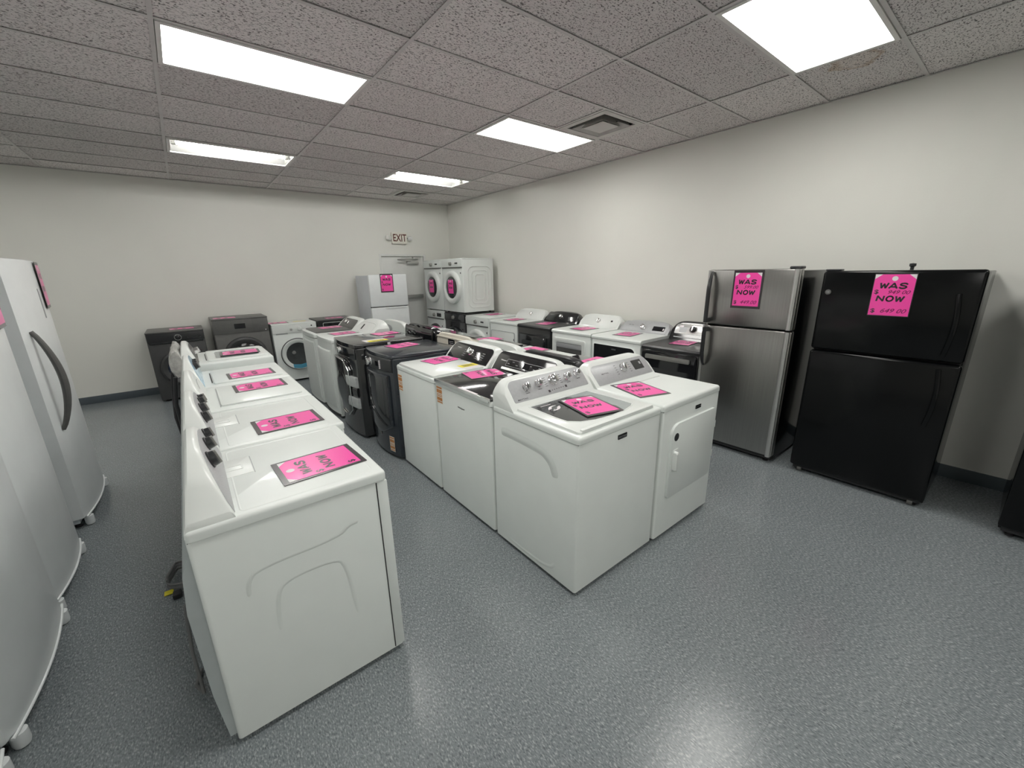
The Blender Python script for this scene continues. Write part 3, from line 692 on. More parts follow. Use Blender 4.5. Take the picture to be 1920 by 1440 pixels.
# C1-2 white top loader
t, w, d = mid('washer', 'white top-load washer with black console and yellow label on its lid', 'washer', 1.245, 1.935, 1.22, .68, .895, 'enamel')
top_panel(t, w, d, .8985, .935, 'enamel', .018, .003)
lid = obj('lid', plate(TOP(.935), rr(0, -.10, w-.05, .47, [.03, .03, .01, .01]), 0, .016, .008), 'white_plastic', t)
obj('yellow_label', plate(TOP(.951), rr(.19, .06, .085, .16, .004), 0, .0012), 'yellow', lid); obj('label_print', [plate(TOP(.951), rr(.19+.02*k, .06, .010, .10), .0012, .0016) for k in (-1, 0, 1)], 'ink', lid)
obj('printed_sheet', plate(TOP(.951), rr(.27, .06, .06, .15, .003), 0, .001), 'paper', lid)
c, F, L = console(t, w-.005, d/2, .92, .165, .21, .06, 'white_plastic', arch=.12, p=6, rt=.012, ends=.35)
cp = obj('control_panel', plate(F, rr(0, .118, w-.06, L-.06, [.01, .01, .05, .05], 6), -.004, .003, .001), 'black_gloss', c, label='glossy black control panel')
obj('console_sill', plate(F, rr(.02, .018, w-.14, .022, .004), -.003, .006, .002), 'white_plastic', c)
knob(cp, F, .02, .125, .028, .04, 'chrome', 'chrome', True, .003); obj('printed_marks', [plate(F, rr(sx, .08+.02*k, .04, .003), .003, .0034) for sx in (-.08, .12, .2) for k in range(4)], 'grey_panel', cp); obj('lettering', text_bm(F, 'Whirlpool', -.2, .15, .014, .0036, 1.3, .005), 'silver', cp)
energy_label(t, FRONT(d), -w/2+.055, .78, .085, .15)
# bowed-front dryer
def bow_pts(w, d, b, n=10):
    """plan outline with bowed front (x, y)"""
    pts = [(w/2, d/2), (-w/2, d/2), (-w/2, -d/2+.02)]
    for i in range(n+1):
        s = -1+2*i/n; pts.append((s*(w/2-.012), -d/2-b*(1-s*s)))
    pts.append((w/2, -d/2+.02)); return pts
def bow_band(w, d, b, x0, x1, z0, z1, off, th, n=14, top=None, bot=None):
    """a plate that follows the bowed front between x0..x1; z limits may be functions of s"""
    secs = []
    for i in range(n+1):
        x = x0+(x1-x0)*i/n; s = x/(w/2-.012); y = -d/2-b*(1-s*s)
        a = bot(i/n) if bot else z0; c_ = top(i/n) if top else z1
        secs.append([(x, y+.004, a), (x, y-off, a), (x, y-off-th*.7, a+.008), (x, y-off-th, a+.02), (x, y-off-th, c_-.02), (x, y-off-th*.7, c_-.008), (x, y-off, c_), (x, y+.004, c_)])
    return loft(secs)
t = thing('dryer', 'navy black front-load dryer with bowed front and orange sticker at its foot', 'dryer', (1.20+.34, 2.30, 0), R_, GC); w, d = .67, .68
F2 = TOP(0)
obj('body', plate(F2, bow_pts(w, d, .05), .03, .975, .012, 3), 'navy_black', t); feet(t, w, d, .03)
obj('top_panel', plate(F2, bow_pts(w+.006, d+.006, .045), .977, 1.0, .012, 3), 'navy_black', t)
cp = obj('control_panel', bow_band(w, d, .05, -w/2+.02, w/2-.02, .845, .97, 0, .012), 'black_satin', t)
FP = FR((0, -d/2-.06, 0))
knob(cp, FP, -.06, .908, .037, .035, 'chrome', 'chrome', True, -.004); obj('display', plate(FP, rr(.09, .908, .05, .045, .004), -.012, .0015), 'display', cp)
obj('printed_marks', [plate(FP, rr(.155, .875+.016*k, .01, .012), -.012, .0006) for k in range(5)], 'paper', cp)
obj('button', plate(FP, rr(-.25, .905, .02, .03, .005), -.04, -.018, .003), 'chrome', cp)
door = obj('door', bow_band(w, d, .05, -.255, .255, .25, .82, .0, .022, 16, bot=lambda q: .22+.10*(1-math.sin(PI*q))), 'navy_black', t)
obj('door_window', bow_band(w, d, .05, -.24, .24, .30, .80, .02, .004, 16, bot=lambda q: .245+.09*(1-math.sin(PI*q))), 'dark_glass', door); obj('door_curve', tube([(-.14+.34*q, -d/2-.05*(1-((-.14+.34*q)/.323)**2)-.031, .56-.24*math.sqrt(q)) for q in [i/10 for i in range(11)]], .004, 6), 'black_gloss', door)
obj('emblem', plate(FP, rr(.0, .205, .035, .035, .002), -.03, -.006), 'graphite', t)
energy_label(t, FR((0, -d/2-.0735, 0), x=(1, .2, 0)), .215, .14, .08, .15)
# black front-loader with taped door
t = thing('washer', 'glossy black front-load washer with its chrome-edged door taped shut', 'washer', (1.12+.37, 3.075, 0), R_, GC); w, d = .745, .74
obj('body', plate(F2, bow_pts(w, d, .035), .03, .98, .014, 3), 'black_gloss', t); feet(t, w, d, .03)
obj('top_panel', plate(F2, bow_pts(w+.006, d+.006, .03), .982, 1.015, .012, 3), 'black_gloss', t)
cp = obj('control_panel', bow_band(w, d, .035, -w/2+.02, w/2-.02, .86, .976, 0, .006), 'black_gloss', t)
FP = FR((0, -d/2-.038, 0)); knob(cp, FP, -.02, .925, .038, .035, 'chrome', 'chrome', True, -.01)
dz = lambda q: (.835-.10*max(0, (q-.72)/.28)**1.6)
db_ = lambda q: (.20+.10*max(0, (q-.78)/.22)**1.8)
door = obj('door', bow_band(w, d, .035, -.31, .20, .2, .8, .0, .022, 24, top=dz, bot=db_), 'black_gloss', t)
def dpt(x, z, o=.026): s = x/(w/2-.012); return (x, -d/2-.035*(1-s*s)-o, z)
rim = [dpt(-.30+.50*q, dz((-.30+.50*q+.31)/.51)-.004) for q in [i/20 for i in range(21)]]+[dpt(.203, .725-.425*q) for q in [i/8 for i in range(1, 9)]]+[dpt(.20-.12*q, .30-.085*q) for q in (.3, .6, 1)]
obj('chrome_rim', tube(rim, .0055, 8), 'chrome', door)
obj('round_glass', lathe(FR((0, -d/2-.0565, 0)), -.05, .5, [(0, .004), (.14, .003), (.19, .001), (.205, -.01)], 36), 'dark_glass', door); obj('handle_strip', tube([dpt(-.13, .225), dpt(.0, .215)], .007, 8), 'chrome', door)
for z_ in (.62, .395): obj('tape', bow_band(w, d, .035, .11, .345, z_-.055, z_+.055, .022, .004, 8), 'tape', t, label='strip of grey tape across the door edge')
obj('hinge_cover', bow_band(w, d, .035, .215, .33, .46, .555, .010, .006, 6), 'black_gloss', t)
lb = obj('energy_sheet', plate(TOP(1.015), rr(.20, -.10, .15, .24, .003), 0, .001), 'paper', t); obj('yellow_label', plate(TOP(1.015), rr(.235, -.085, .09, .21, .003), .001, .0018), 'yellow', lb); obj('label_print', [plate(TOP(1.015), rr(.235+.018*k, -.08, .007, .13), .0018, .0022) for k in (-1, 0, 1)], 'ink', lb)
obj('side_sticker', plate(SIDER(w), rr(-.20, .94, .10, .02, .001), 0, .001), 'paper', t); obj('side_clip', plate(SIDER(w), rr(-.02, .997, .03, .02, .001), .003, .005), 'paper', t)
# C1-5 white dryer
t = thing('dryer', 'white dryer with bare white console beyond the black front-loader', 'dryer', (1.115+.35, 3.87, 0), R_, GC); w, d = .69, .70
obj('body', plate(F2, bow_pts(w, d, .03), .03, .93, .014, 3), 'enamel', t); feet(t, w, d, .03)
obj('top_panel', plate(F2, bow_pts(w+.006, d+.006, .03), .932, .97, .02, 3), 'enamel', t); obj('front_door', bow_band(w, d, .03, -.27, .27, .12, .84, 0, .014, 12), 'enamel', t); obj('toe_strip', bow_band(w, d, .03, -w/2+.02, w/2-.02, .02, .06, -.004, .01), 'black_matte', t)
c, F, L = console(t, w+.02, d/2, .955, .175, .25, .07, 'white_plastic', arch=.5, p=4.5, rt=.03)
obj('console_slot', plate(F, rr(-.13, .115, .035, .085, .015), -.004, .003), 'seam', c); obj('console_relief', ridge(F, archpts(w, L, .5, 4.5, .05, .03, .10), .01, .003, True), 'white_plastic', c)
# C1-6 washer with grey lid
t = thing('washer', 'last white washer of the middle row, grey lid and grey console', 'washer', (1.10+.35, 4.625, 0), R_, GC); w, d = .71, .70
obj('body', plate(F2, bow_pts(w, d, .02), .03, .905, .014, 3), 'enamel', t); feet(t, w, d, .03)
obj('top_panel', plate(F2, bow_pts(w+.006, d+.006, .02), .912, .962, .02, 3), 'enamel', t); obj('seam', plate(F2, bow_pts(w-.02, d-.02, .02), .904, .914), 'seam', t)
obj('lid', plate(TOP(.962), rr(0, -.08, w-.10, .46, .03), 0, .014, .006), 'graphite', t, label='dark grey glass lid'); obj('front_panel', bow_band(w, d, .02, -.31, .31, .08, .86, 0, .008, 12), 'enamel', t)
c, F, L = console(t, w-.01, d/2, .945, .16, .22, .07, 'white_plastic', arch=.2, p=5, rt=.03, ends=.3)
cp = obj('control_panel', plate(F, rr(0, .11, w-.12, .16, [.01, .01, .05, .05], 6), -.004, .003, .001), 'graphite', c); knob(cp, F, -.04, .12, .036, .04, 'chrome', 'chrome', True, .003)
GS = 'price signs on the middle row'
sign((1.565, 1.085, .947), R_-.2, 'pink price sign on the black glass lid of the white washer', border=False, where=GS)
sign((1.555, 1.74, .952), R_+.14, 'pink price sign beside the yellow label on the white washer', border=False, where=GS)
sign((1.51, 2.44, 1.001), R_+.2, 'pink price sign on the navy black bowed-front dryer', border=False, where=GS)
sign((1.67, 3.29, 1.016), R_+.12, 'pink price sign on the taped black washer', border=False, where=GS)
sign((1.395, 4.02, .971), R_+.12, 'pink price sign half hidden behind the taped black washer', where=GS)
sign((1.425, 4.74, .977), R_+.12, 'pink price sign on the grey lid of the last middle-row washer', border=False, where=GS)

# ------------------------------------------------------------------ row behind it, backs to us, facing the right wall (+X)
GD = 'back-to-back row facing the right wall'
XB2 = 1.985
def rear(name, label, cat, y0, y1, m, mt, mc, h=.165, zt=.93, arch=.3, p=6, d=.70, lid=None):
    w = y1-y0
    t = thing(name, label, cat, (XB2+d/2, (y0+y1)/2, 0), PI/2, GD); body(t, w, d, .025, zt-.04, m); feet(t, w, d); seam(t, w, d, zt-.04)
    top_panel(t, w, d, zt-.036, zt, mt, .016, .003)
    if lid: obj('lid', plate(TOP(zt), rr(0, -.08, w-.06, .46, .03), 0, .012, .006), lid, t)
    c, F, L = console(t, w-.005, d/2, zt-.015, h, .20, .06, mc, arch=arch, p=p, rt=.025, ends=.25)
    return t, w, d, c, F, L
t, w, d, c, F, L = rear('washer', 'black washer right behind the front dryer, black console back', 'washer', .50, 1.135, 'black_satin', 'black_gloss', 'black_satin', .172, arch=.25, p=8, lid='black_gloss')
B = BACK(d)
obj('console_lip', bx(-w/2+.03, w/2-.03, d/2-.03, d/2+.004, 1.05, 1.06, .003), 'black_gloss', c)
for x in (-.25, .0, .25): obj('screw', plate(B, circ(x, 1.03, .007, 10), 0, .003), 'silver', c)
t, w, d, c, F, L = rear('washer', 'white machine with pale scuffed console back, second in the hidden row', 'washer', 1.15, 1.835, 'enamel', 'enamel', 'white_plastic', .182, arch=.3, p=5); B = BACK(d)
obj('back_cover', plate(B, [(-.30, .94), (.30, .94), (.26, 1.01), (.10, 1.04), (-.16, 1.045), (-.27, 1.02)], 0, .006, .003), 'grey_panel', c)
for x in (-.18, .02, .2): obj('screw', plate(B, circ(x, 1.025, .006, 10), .006, .009), 'ink', c)
obj('packing_tape', plate(B, rr(-.29, 1.02, .10, .07, .004), .001, .006), 'paper', c)
t, w, d, c, F, L = rear('washer', 'black-lidded washer with cream console back and dark label', 'washer', 1.85, 2.60, 'black_satin', 'black_gloss', 'cream', .170, arch=.28, p=8, lid='black_gloss'); B = BACK(d)
obj('console_ledge', bx(-w/2+.02, w/2-.02, d/2-.01, d/2+.014, 1.03, 1.045, .005), 'cream', c); obj('console_edge', bx(-w/2+.03, w/2-.03, d/2-.12, d/2-.02, 1.0835, 1.088), 'black_gloss', c)
lb = obj('dark_label', plate(B, rr(-.06, .985, .13, .075, .002), 0, .002), 'display', c); obj('label_print', [plate(B, rr(-.06, .965+.018*k, .09, .004), .002, .0026) for k in range(3)], 'paper', lb)
obj('back_relief', ridge(B, rr(.2, .97, .2, .06, .01), .006, .003, True), 'cream', c)
t, w, d, c, F, L = rear('dryer', 'black machine with glossy wrapped console, fourth in the hidden row', 'dryer', 2.63, 3.385, 'black_gloss', 'black_gloss', 'black_gloss', .205, arch=.25, p=5); B = BACK(d)
for x, z_, q in ((-.10, 1.03, .05), (-.24, 1.02, .055), (.1, 1.0, .03)): obj('hose_port', lathe(B, x, z_-.03, [(q, 0), (q, .03), (q*.8, .05), (q*.5, .055), (0, .05)], 20), 'black_gloss', c)
secs = []
for i in range(11):
    s = -.34+.068*i; k = 1+rnd.uniform(-.12, .16)
    secs.append([(s, d/2+.002+(.012+.02*math.cos(a))*k, 1.0+.09*math.sin(a)*k) for a in [2*PI*j/12 for j in range(12)]])
obj('plastic_wrap', loft(secs), 'black_gloss', c, 60)
t, w, d, c, F, L = rear('washer', 'farthest white machine of the hidden row, grey oval on console back', 'washer', 3.42, 4.20, 'enamel', 'enamel', 'white_plastic', .175, zt=.945, arch=.35, p=4); B = BACK(d)
obj('back_window', plate(B, circ(-.16, .99, .12, 28, .045), 0, .004, .002), 'grey_panel', c)
GT = 'price signs on the hidden row'
sign((2.56, .80, .943), PI/2+.1, 'pink price sign peeking over the black console behind the front dryer', border=False, where=GT)
sign((2.52, 1.62, .932), PI/2, 'pink price sign glimpsed over the scuffed white console', where=GT)
sign((2.55, 2.42, .943), PI/2, 'pink price sign on the black lid behind the cream console', border=False, where=GT)
sign((2.52, 3.85, .947), PI/2, 'pink price sign on the farthest white machine of the hidden row', where=GT)

# ------------------------------------------------------------------ front loaders
def front_loader(label, cat, x, y, rotz, w, d, h, m, group, ring, glass, z0=.0, zb=.02, top=None, panel=None, R=.235, zc=None, kx=0.0, strip='graphite', knobm='chrome', disp=None, bowl=False, lock=True, side=None, pz=.125, name=None, foot=True, inn=.66):
    t = thing(name or ('dryer' if cat == 'dryer' else 'washer'), label, cat, (x, y, z0), rotz, group)
    body(t, w, d, zb, h-.02, m, .016)
    if foot: feet(t, w, d, zb)
    obj('top_panel', bx(-w/2-.002, w/2+.002, -d/2-.002, d/2, h-.022, h, .008, 3), top or m, t)
    Ff = FRONT(d); cp = obj('control_panel', plate(Ff, rr(0, h-.02-pz/2, w-.012, pz, .01), 0, .014, .006), panel or m, t)
    if strip: obj('pull_strip', plate(Ff, rr(0, h-.03-pz, w-.04, .022, .006), .0, .012, .003), strip, t)
    if knobm: knob(cp, Ff, kx, h-.02-pz*.55, .034, .03, knobm, knobm, True, .014)
    if disp: obj('display', plate(Ff, rr(disp[0], h-.02-pz*.5, disp[1], disp[2], .004), .014, .0155), 'display', cp)
    zc = zc or (h-pz)*.52+.02
    door = obj('door', lathe(Ff, 0, zc, [(R, 0), (R, .02), (R*.97, .045), (R*(inn+.22), .058), (R*(inn+.08), .052), (R*inn, .036), (R*inn, .01)], 48), ring, t)
    if bowl:
        obj('drum', lathe(Ff, 0, zc, [(R*(inn+.01), .012), (R*inn, -.0), (R*(inn-.06), .002), (R*.2, .004), (0, .004)], 40), 'drum', door)
        obj('door_glass', lathe(Ff, 0, zc, [(R*inn, .036), (R*(inn-.06), .03), (R*.5, .02), (R*.42, .012), (0, .010)], 40), 'lid_glass', door)
        obj('drum_hub', lathe(Ff, -.07, zc+.03, [(.03, .010), (.026, .018), (0, .020)], 20), 'drum', door)
    else: obj('door_glass', lathe(Ff, 0, zc, [(R*.67, .030), (R*.62, .038), (R*.4, .041), (0, .041)], 40), glass, door)
    if lock: obj('door_catch', plate(Ff, rr(R*.98, zc+R*.86, .022, .026, .006), 0, .006, .002), 'ink', t)
    if side:
        S = SIDER(w); zc2 = h*.48
        for k in range(3): obj('side_relief', ridge(S, rr(.02, zc2, .20+.15*k, .44+.14*k, .05+.03*k, 6), .018, .006, True), m, t)
    return t, Ff, zc
GB = 'front-load machines along the back wall'
# back wall, facing the camera side (-Y)
t, Ff, zc = front_loader('black front-load washer with blue-tinted door at the left of the back wall', 'washer', -.32, 5.95+.3, 0, .64, .60, .985, 'graphite_dark', GB, 'graphite_dark', 'blue_glass', panel='black_satin', kx=.02, strip='black_gloss', knobm='black_gloss', R=.25, zb=.03, top='graphite')
obj('drawer', plate(Ff, rr(-.18, .83, .2, .03, .004), 0, .005), 'black_gloss', t); obj('dial_ring', lathe(Ff, .02, .895, [(.036, .016), (.041, .016), (.041, .018), (.036, .018)], 28), 'silver', t); obj('panel_slot', plate(Ff, rr(.2, .885, .16, .03, .004), .014, .016), 'black_gloss', t)
t, Ff, zc = front_loader('tall charcoal washer-dryer with a dark screen against the back wall', 'washer', .47, 5.95+.3, 0, .715, .60, 1.10, 'graphite', GB, 'graphite_dark', 'dark_glass', panel='graphite', strip=None, knobm=None, disp=(-.02, .14, .075), R=.285, zc=.53, pz=.20, zb=.03, lock=False)
obj('drawer', plate(Ff, rr(.24, .985, .2, .19, .004), .0, .016, .002), 'graphite', t); obj('indicator', plate(Ff, circ(.31, .90, .008, 12), .016, .018), 'paper', t)
t, Ff, zc = front_loader('white front-load washer with blue tape on its round glass door', 'washer', 1.19, 5.95+.3, 0, .66, .60, .955, 'enamel', GB, 'enamel', 'lid_glass', panel='white_plastic', kx=.06, strip=None, knobm='white_plastic', R=.25, zb=.03, bowl=True, lock=False, inn=.76)
obj('drawer', plate(Ff, rr(-.20, .80, .17, .022, .004), 0, .005), 'grey_panel', t); obj('door_ring', lathe(Ff, 0, zc, [(.262, 0), (.262, .008), (.250, .010), (.250, 0)], 48), 'graphite_dark', t); obj('blue_tape', plate(FR((0, -.30-.05, 0)), [(-.11, zc-.215), (.0, zc-.235), (.12, zc-.21), (.125, zc-.15), (0, zc-.17), (-.115, zc-.155)], .0, .012, .002), 'blue_tape', t, label='strip of blue tape'); obj('display', plate(Ff, rr(.24, .845, .15, .012), .014, .016), 'ink', t); obj('button', plate(Ff, rr(.25, .90, .02, .02), .014, .017), 'ink', t); obj('small_knob', lathe(Ff, -.06, .86, [(.02, .014), (.02, .02), (0, .022)], 16), 'silver', t)
t, Ff, zc = front_loader('black front-load machine with silver-outlined controls beside the white fridge', 'washer', 1.86, 5.95+.3, 0, .63, .60, .965, 'black_gloss', GB, 'black_gloss', 'dark_glass', kx=.0, strip=None, knobm=None, R=.24, zb=.03, top='graphite_dark', pz=.14)
obj('panel_outline', ringplate(Ff, rr(.02, .875, .52, .10, .02), rr(.02, .875, .50, .08, .014), .014, .018), 'chrome', t); obj('display', plate(Ff, rr(.0, .875, .18, .045), .014, .0165), 'display', t); obj('buttons', [plate(Ff, rr(.13+.03*k, .885-.022*(k % 2), .014, .012), .014, .017) for k in range(4)], 'grey_panel', t)
for p_, l_, rz in (((-.24, 6.2, .986), 'pink price sign on the black washer at the left of the back wall', .05), ((.285, 6.10, 1.101), 'pink price sign on the tall charcoal washer-dryer', .0), ((.98, 6.20, .956), 'pink price sign on the white washer with blue tape', .0), ((1.88, 6.2, .966), 'pink price sign on the black machine beside the white fridge', -.05)):
    sign(p_, rz+(PI/2 if p_[0] > -.5 else 0), l_, border=p_[0] > .5, where='price signs on the back wall machines')
s_ = thing('energy_sheet', 'yellow and white paper sheet on the white washer by the back wall', 'paper sheet', (1.32, 6.16, .956)); obj('sheet', plate(F0, rr(0, 0, .26, .2), 0, .001), 'paper', s_); obj('yellow_print', plate(F0, rr(-.0, .03, .2, .06), .001, .0015), 'yellow', s_)

# ------------------------------------------------------------------ right wall, facing the room (-X)
GR = 'machines along the right wall'
XF = 3.74
def rx(d): return XF+d/2
front_loader('white front-load washer with dark door under the farther stacked dryer', 'washer', rx(.66), 5.92, R_, .70, .66, .985, 'enamel', GR, 'graphite_dark', 'dark_glass', kx=-.02, knobm='bar_grey', strip='graphite', disp=(.17, .17, .07), R=.26)
front_loader('black front-load washer under the nearer stacked dryer', 'washer', rx(.66), 5.18, R_, .72, .66, .985, 'black_gloss', GR, 'black_gloss', 'dark_glass', kx=-.02, knobm='bar_grey', strip='black_satin', R=.27)
front_loader('white dryer stacked on the dark-door washer, nearest the exit door', 'dryer', rx(.66), 5.92, R_, .70, .66, .955, 'enamel', GR, 'white_plastic', 'dark_glass', z0=.985, kx=-.02, knobm='bar_grey', strip='graphite', disp=(.17, .09, .025), R=.295)
front_loader('white dryer with embossed side stacked on the black washer', 'dryer', rx(.66), 5.18, R_, .72, .66, .955, 'enamel', GR, 'white_plastic', 'dark_glass', z0=.985, kx=-.02, knobm='bar_grey', strip='graphite', disp=(.17, .09, .025), R=.295, side=True)
front_loader('white front-load dryer beside the stacked pair on the right wall', 'dryer', rx(.68), 4.435, R_, .70, .68, .965, 'enamel', GR, 'white_plastic', 'graphite_dark', kx=-.02, knobm='bar_grey', strip='graphite', disp=(.17, .09, .025), R=.295, side=True)
GZ = 'price signs on the right wall machines'
sign((XF-.0435, 5.92, .985+.47), R_, 'pink price sign on the door of the stacked dryer nearest the exit', True, False, where=GZ, sc=.86)
sign((XF-.0435, 5.18, .985+.47), R_, 'pink price sign on the door of the nearer stacked dryer', True, False, where=GZ, sc=.86)
sign((XF-.0435, 5.92, .49), R_, 'pink price sign on the dark-door washer under the stack', True, False, where=GZ, sc=.86)
sign((XF-.0435, 5.18, .49), R_, 'pink price sign on the black washer under the stack', True, False, where=GZ, sc=.86)
sign((4.16, 4.50, .966), R_, 'pink price sign on the white front-load dryer beside the stack', where=GZ)
def wall_dryer(label, y0, y1, m, mt, mc, panel, zt=.925, h=.165, arch=.3, p=6, d=.70):
    w = y1-y0; t = machine('dryer', label, 'dryer', rx(d), (y0+y1)/2, R_, w, d, zt-.045, m, GR)
    obj('top_panel', prism([(-d/2-.006, zt-.04), (-d/2-.006, zt-.018), (-d/2+.012, zt-.002), (-d/2+.05, zt), (d/2, zt+.005), (d/2, zt-.04)], -w/2-.003, w/2+.003), mt, t)
    c, F, L = console(t, w-.005, d/2, zt-.012, h, .18, .05, mc, arch=arch, p=p, rt=.025, ends=.25)
    cp = None
    if panel: cp = obj('control_panel', plate(F, rr(0, L*.53, w-.07, L*.74, [.01, .01, .04, .04], 6), -.004, .003, .001), panel, c)
    return t, w, d, c, cp, F, L
# R4
t, w, d, c, cp, F, L = wall_dryer('white dryer with tall white console, right after the front-loader', 3.35, 4.045, 'enamel', 'enamel', 'white_plastic', 'white_plastic', zt=.94); knob(cp, F, .02, .11, .03, .03, 'chrome', 'chrome', True, .003)
Ff = FRONT(d); door = obj('door', plate(Ff, rr(0, .52, .60, .54, .03), 0, .014, .006), 'white_plastic', t); obj('door_edge', ringplate(Ff, rr(0, .52, .605, .545, .03), rr(0, .52, .59, .53, .03), .004, .016), 'grey_panel', door); obj('door_latch', plate(Ff, rr(.285, .68, .012, .03), .014, .018), 'ink', door)
sign((4.02, 3.74, .945), R_+.1, 'pink price sign on the white dryer left of the black dryer', where=GZ)
# R5 black
t, w, d, c, cp, F, L = wall_dryer('black dryer with curved black console on the right wall', 2.625, 3.325, 'black_gloss', 'black_satin', 'black_gloss', 'black_gloss', zt=.94, arch=.4, p=4); knob(cp, F, -.02, .115, .03, .03, 'chrome', 'chrome', True, .003)
door = obj('door', plate(Ff, rr(-.01, .48, .60, .66, .03), 0, .018, .006), 'black_gloss', t); obj('door_window', plate(Ff, rr(-.01, .52, .46, .40, .03), .018, .021), 'dark_glass', door); obj('door_mark', plate(Ff, rr(.24, .77, .014, .018), .018, .021), 'paper', door); obj('lettering', text_bm(F, 'SAMSUNG', -.22, .135, .014, .0036, 1.3, .005), 'grey_panel', cp); obj('lint_cap', plate(TOP(.944), rr(.23, .12, .04, .03, .01), 0, .012, .004), 'silver', t)
sign((4.03, 3.0, .944), R_+.18, 'pink price sign on the black dryer along the right wall', border=False, where=GZ)
# R6
t, w, d, c, cp, F, L = wall_dryer('white dryer with framed window door on the right wall', 1.895, 2.585, 'enamel', 'enamel', 'white_plastic', 'white_plastic', zt=.935, h=.175); knob(cp, F, -.02, .115, .03, .03, 'chrome', 'chrome', True, .003); obj('display', plate(F, rr(.2, .125, .03, .022), .003, .004), 'display', cp)
door = obj('door', ringplate(Ff, rr(-.02, .50, .57, .66, .03, 6), rr(-.02, .50, .46, .54, .02, 6), 0, .016, .005), 'white_plastic', t); obj('door_window', plate(Ff, rr(-.02, .50, .465, .545, .02), 0, .006), 'graphite', door); obj('window_arch', plate(Ff, rr(.0, .40, .36, .50, [.02, .02, .12, .10], 6), .006, .008), 'dark_glass', door); obj('door_bar', plate(Ff, rr(-.02, .735, .465, .06, .004), .006, .012, .003), 'grey_panel', door)
sign((4.02, 2.25, .94), R_-.12, 'pink price sign on the white dryer with the window door', where=GZ)
# R7
t, w, d, c, cp, F, L = wall_dryer('white dryer with black glass door and grey console beside it', 1.175, 1.875, 'enamel', 'enamel', 'grey_panel', 'grey_panel', zt=.93, h=.15, arch=.35, p=4); knob(cp, F, -.02, .10, .034, .03, 'chrome', 'chrome', True, .003)
dp = obj('display', plate(F, rr(.20, .095, .16, .065, .004), .003, .0045), 'display', cp); obj('display_key', plate(F, rr(.265, .09, .014, .03), .0045, .005), 'paper', dp); obj('lettering', text_bm(F, 'MAYTAG', -.2, .12, .013, .0036, 1.3, .01), 'ink', cp)
door = obj('door', plate(Ff, rr(-.01, .52, .62, .62, [.05, .05, .07, .02], 6), 0, .016, .006), 'white_plastic', t); obj('door_glass', plate(Ff, rr(-.005, .545, .585, .57, [.04, .04, .06, .01], 6), .016, .019), 'dark_glass', door); b = obj('badge', plate(Ff, rr(.0, .79, .07, .024, .002), .019, .021), 'black_satin', door); badge(b, FR((0, -d/2-.0205, 0)), 0, .79, 'MAYTAG', .011, 'grey_panel', 1.3)
sign((4.05, 1.57, .934), R_+.1, 'pink price sign on the white dryer with the black glass door', where=GZ)
# R8
t, w, d, c, cp, F, L = wall_dryer('black dryer with long bar handle and silver console beside the steel fridge', .50, 1.155, 'black_gloss', 'black_satin', 'black_gloss', None, zt=.90, h=.22, arch=.18, p=6)
cp = obj('control_panel', plate(F, rr(0, .155, w-.08, .125, [.01, .01, .04, .04], 6), -.004, .003, .001), 'silver', c); knob(cp, F, -.07, .155, .034, .03, 'black_satin', 'chrome', True, .003, ring='chrome'); obj('sticker', [plate(F, rr(-.22, .185, .05, .025, .008), .003, .004)], 'paper', cp); obj('grey_sticker', plate(F, rr(-.19, .145, .09, .07, .01), .003, .0036), 'grey_panel', cp); obj('console_groove', plate(F, rr(0, .05, w-.1, .01), -.002, .003), 'grey_panel', c)
door = obj('door', plate(Ff, rr(0, .47, .62, .76, .03), 0, .018, .006), 'black_gloss', t); obj('door_handle', [plate(Ff, rr(0, .79, .50, .045, .006), .035, .05, .006), plate(Ff, rr(-.23, .79, .03, .03), .015, .04), plate(Ff, rr(.23, .79, .03, .03), .015, .04)], 'bar_grey', door, label='long flat metal bar handle'); obj('door_window', plate(Ff, rr(0, .42, .5, .5, .03), .018, .020), 'dark_glass', door)
obj('top_mark', plate(TOP(.903), rr(.24, .12, .1, .018, .004), 0, .004), 'silver', t)
sign((4.10, .87, .904), R_+.12, 'pink price sign on the black dryer beside the steel fridge', border=False, where=GZ)

# ------------------------------------------------------------------ fridges
def fridge(label, x, y, rotz, w, d, h, gap, m_door, m_body, group, dt=.065, z0=.025, kick=.07, bev=.012, round_edges=False):
    t = thing('refrigerator', label, 'refrigerator', (x, y, 0), rotz, group)
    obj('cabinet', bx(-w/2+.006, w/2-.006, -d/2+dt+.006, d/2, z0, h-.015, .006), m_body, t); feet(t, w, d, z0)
    obj('toe_grille', bx(-w/2+.02, w/2-.02, -d/2+dt*.5, -d/2+dt+.01, z0, kick+.0, .004), 'black_matte', t)
    obj('gasket', bx(-w/2+.012, w/2-.012, -d/2+dt-.003, -d/2+dt+.008, kick+.01, h-.02), 'seam', t)
    D = []
    for z_a, z_b in ((kick+.005, gap-.006), (gap+.006, h)):
        D.append(obj('door', bx(-w/2, w/2, -d/2, -d/2+dt, z_a, z_b, bev, 3), m_door, t))
    return t, D
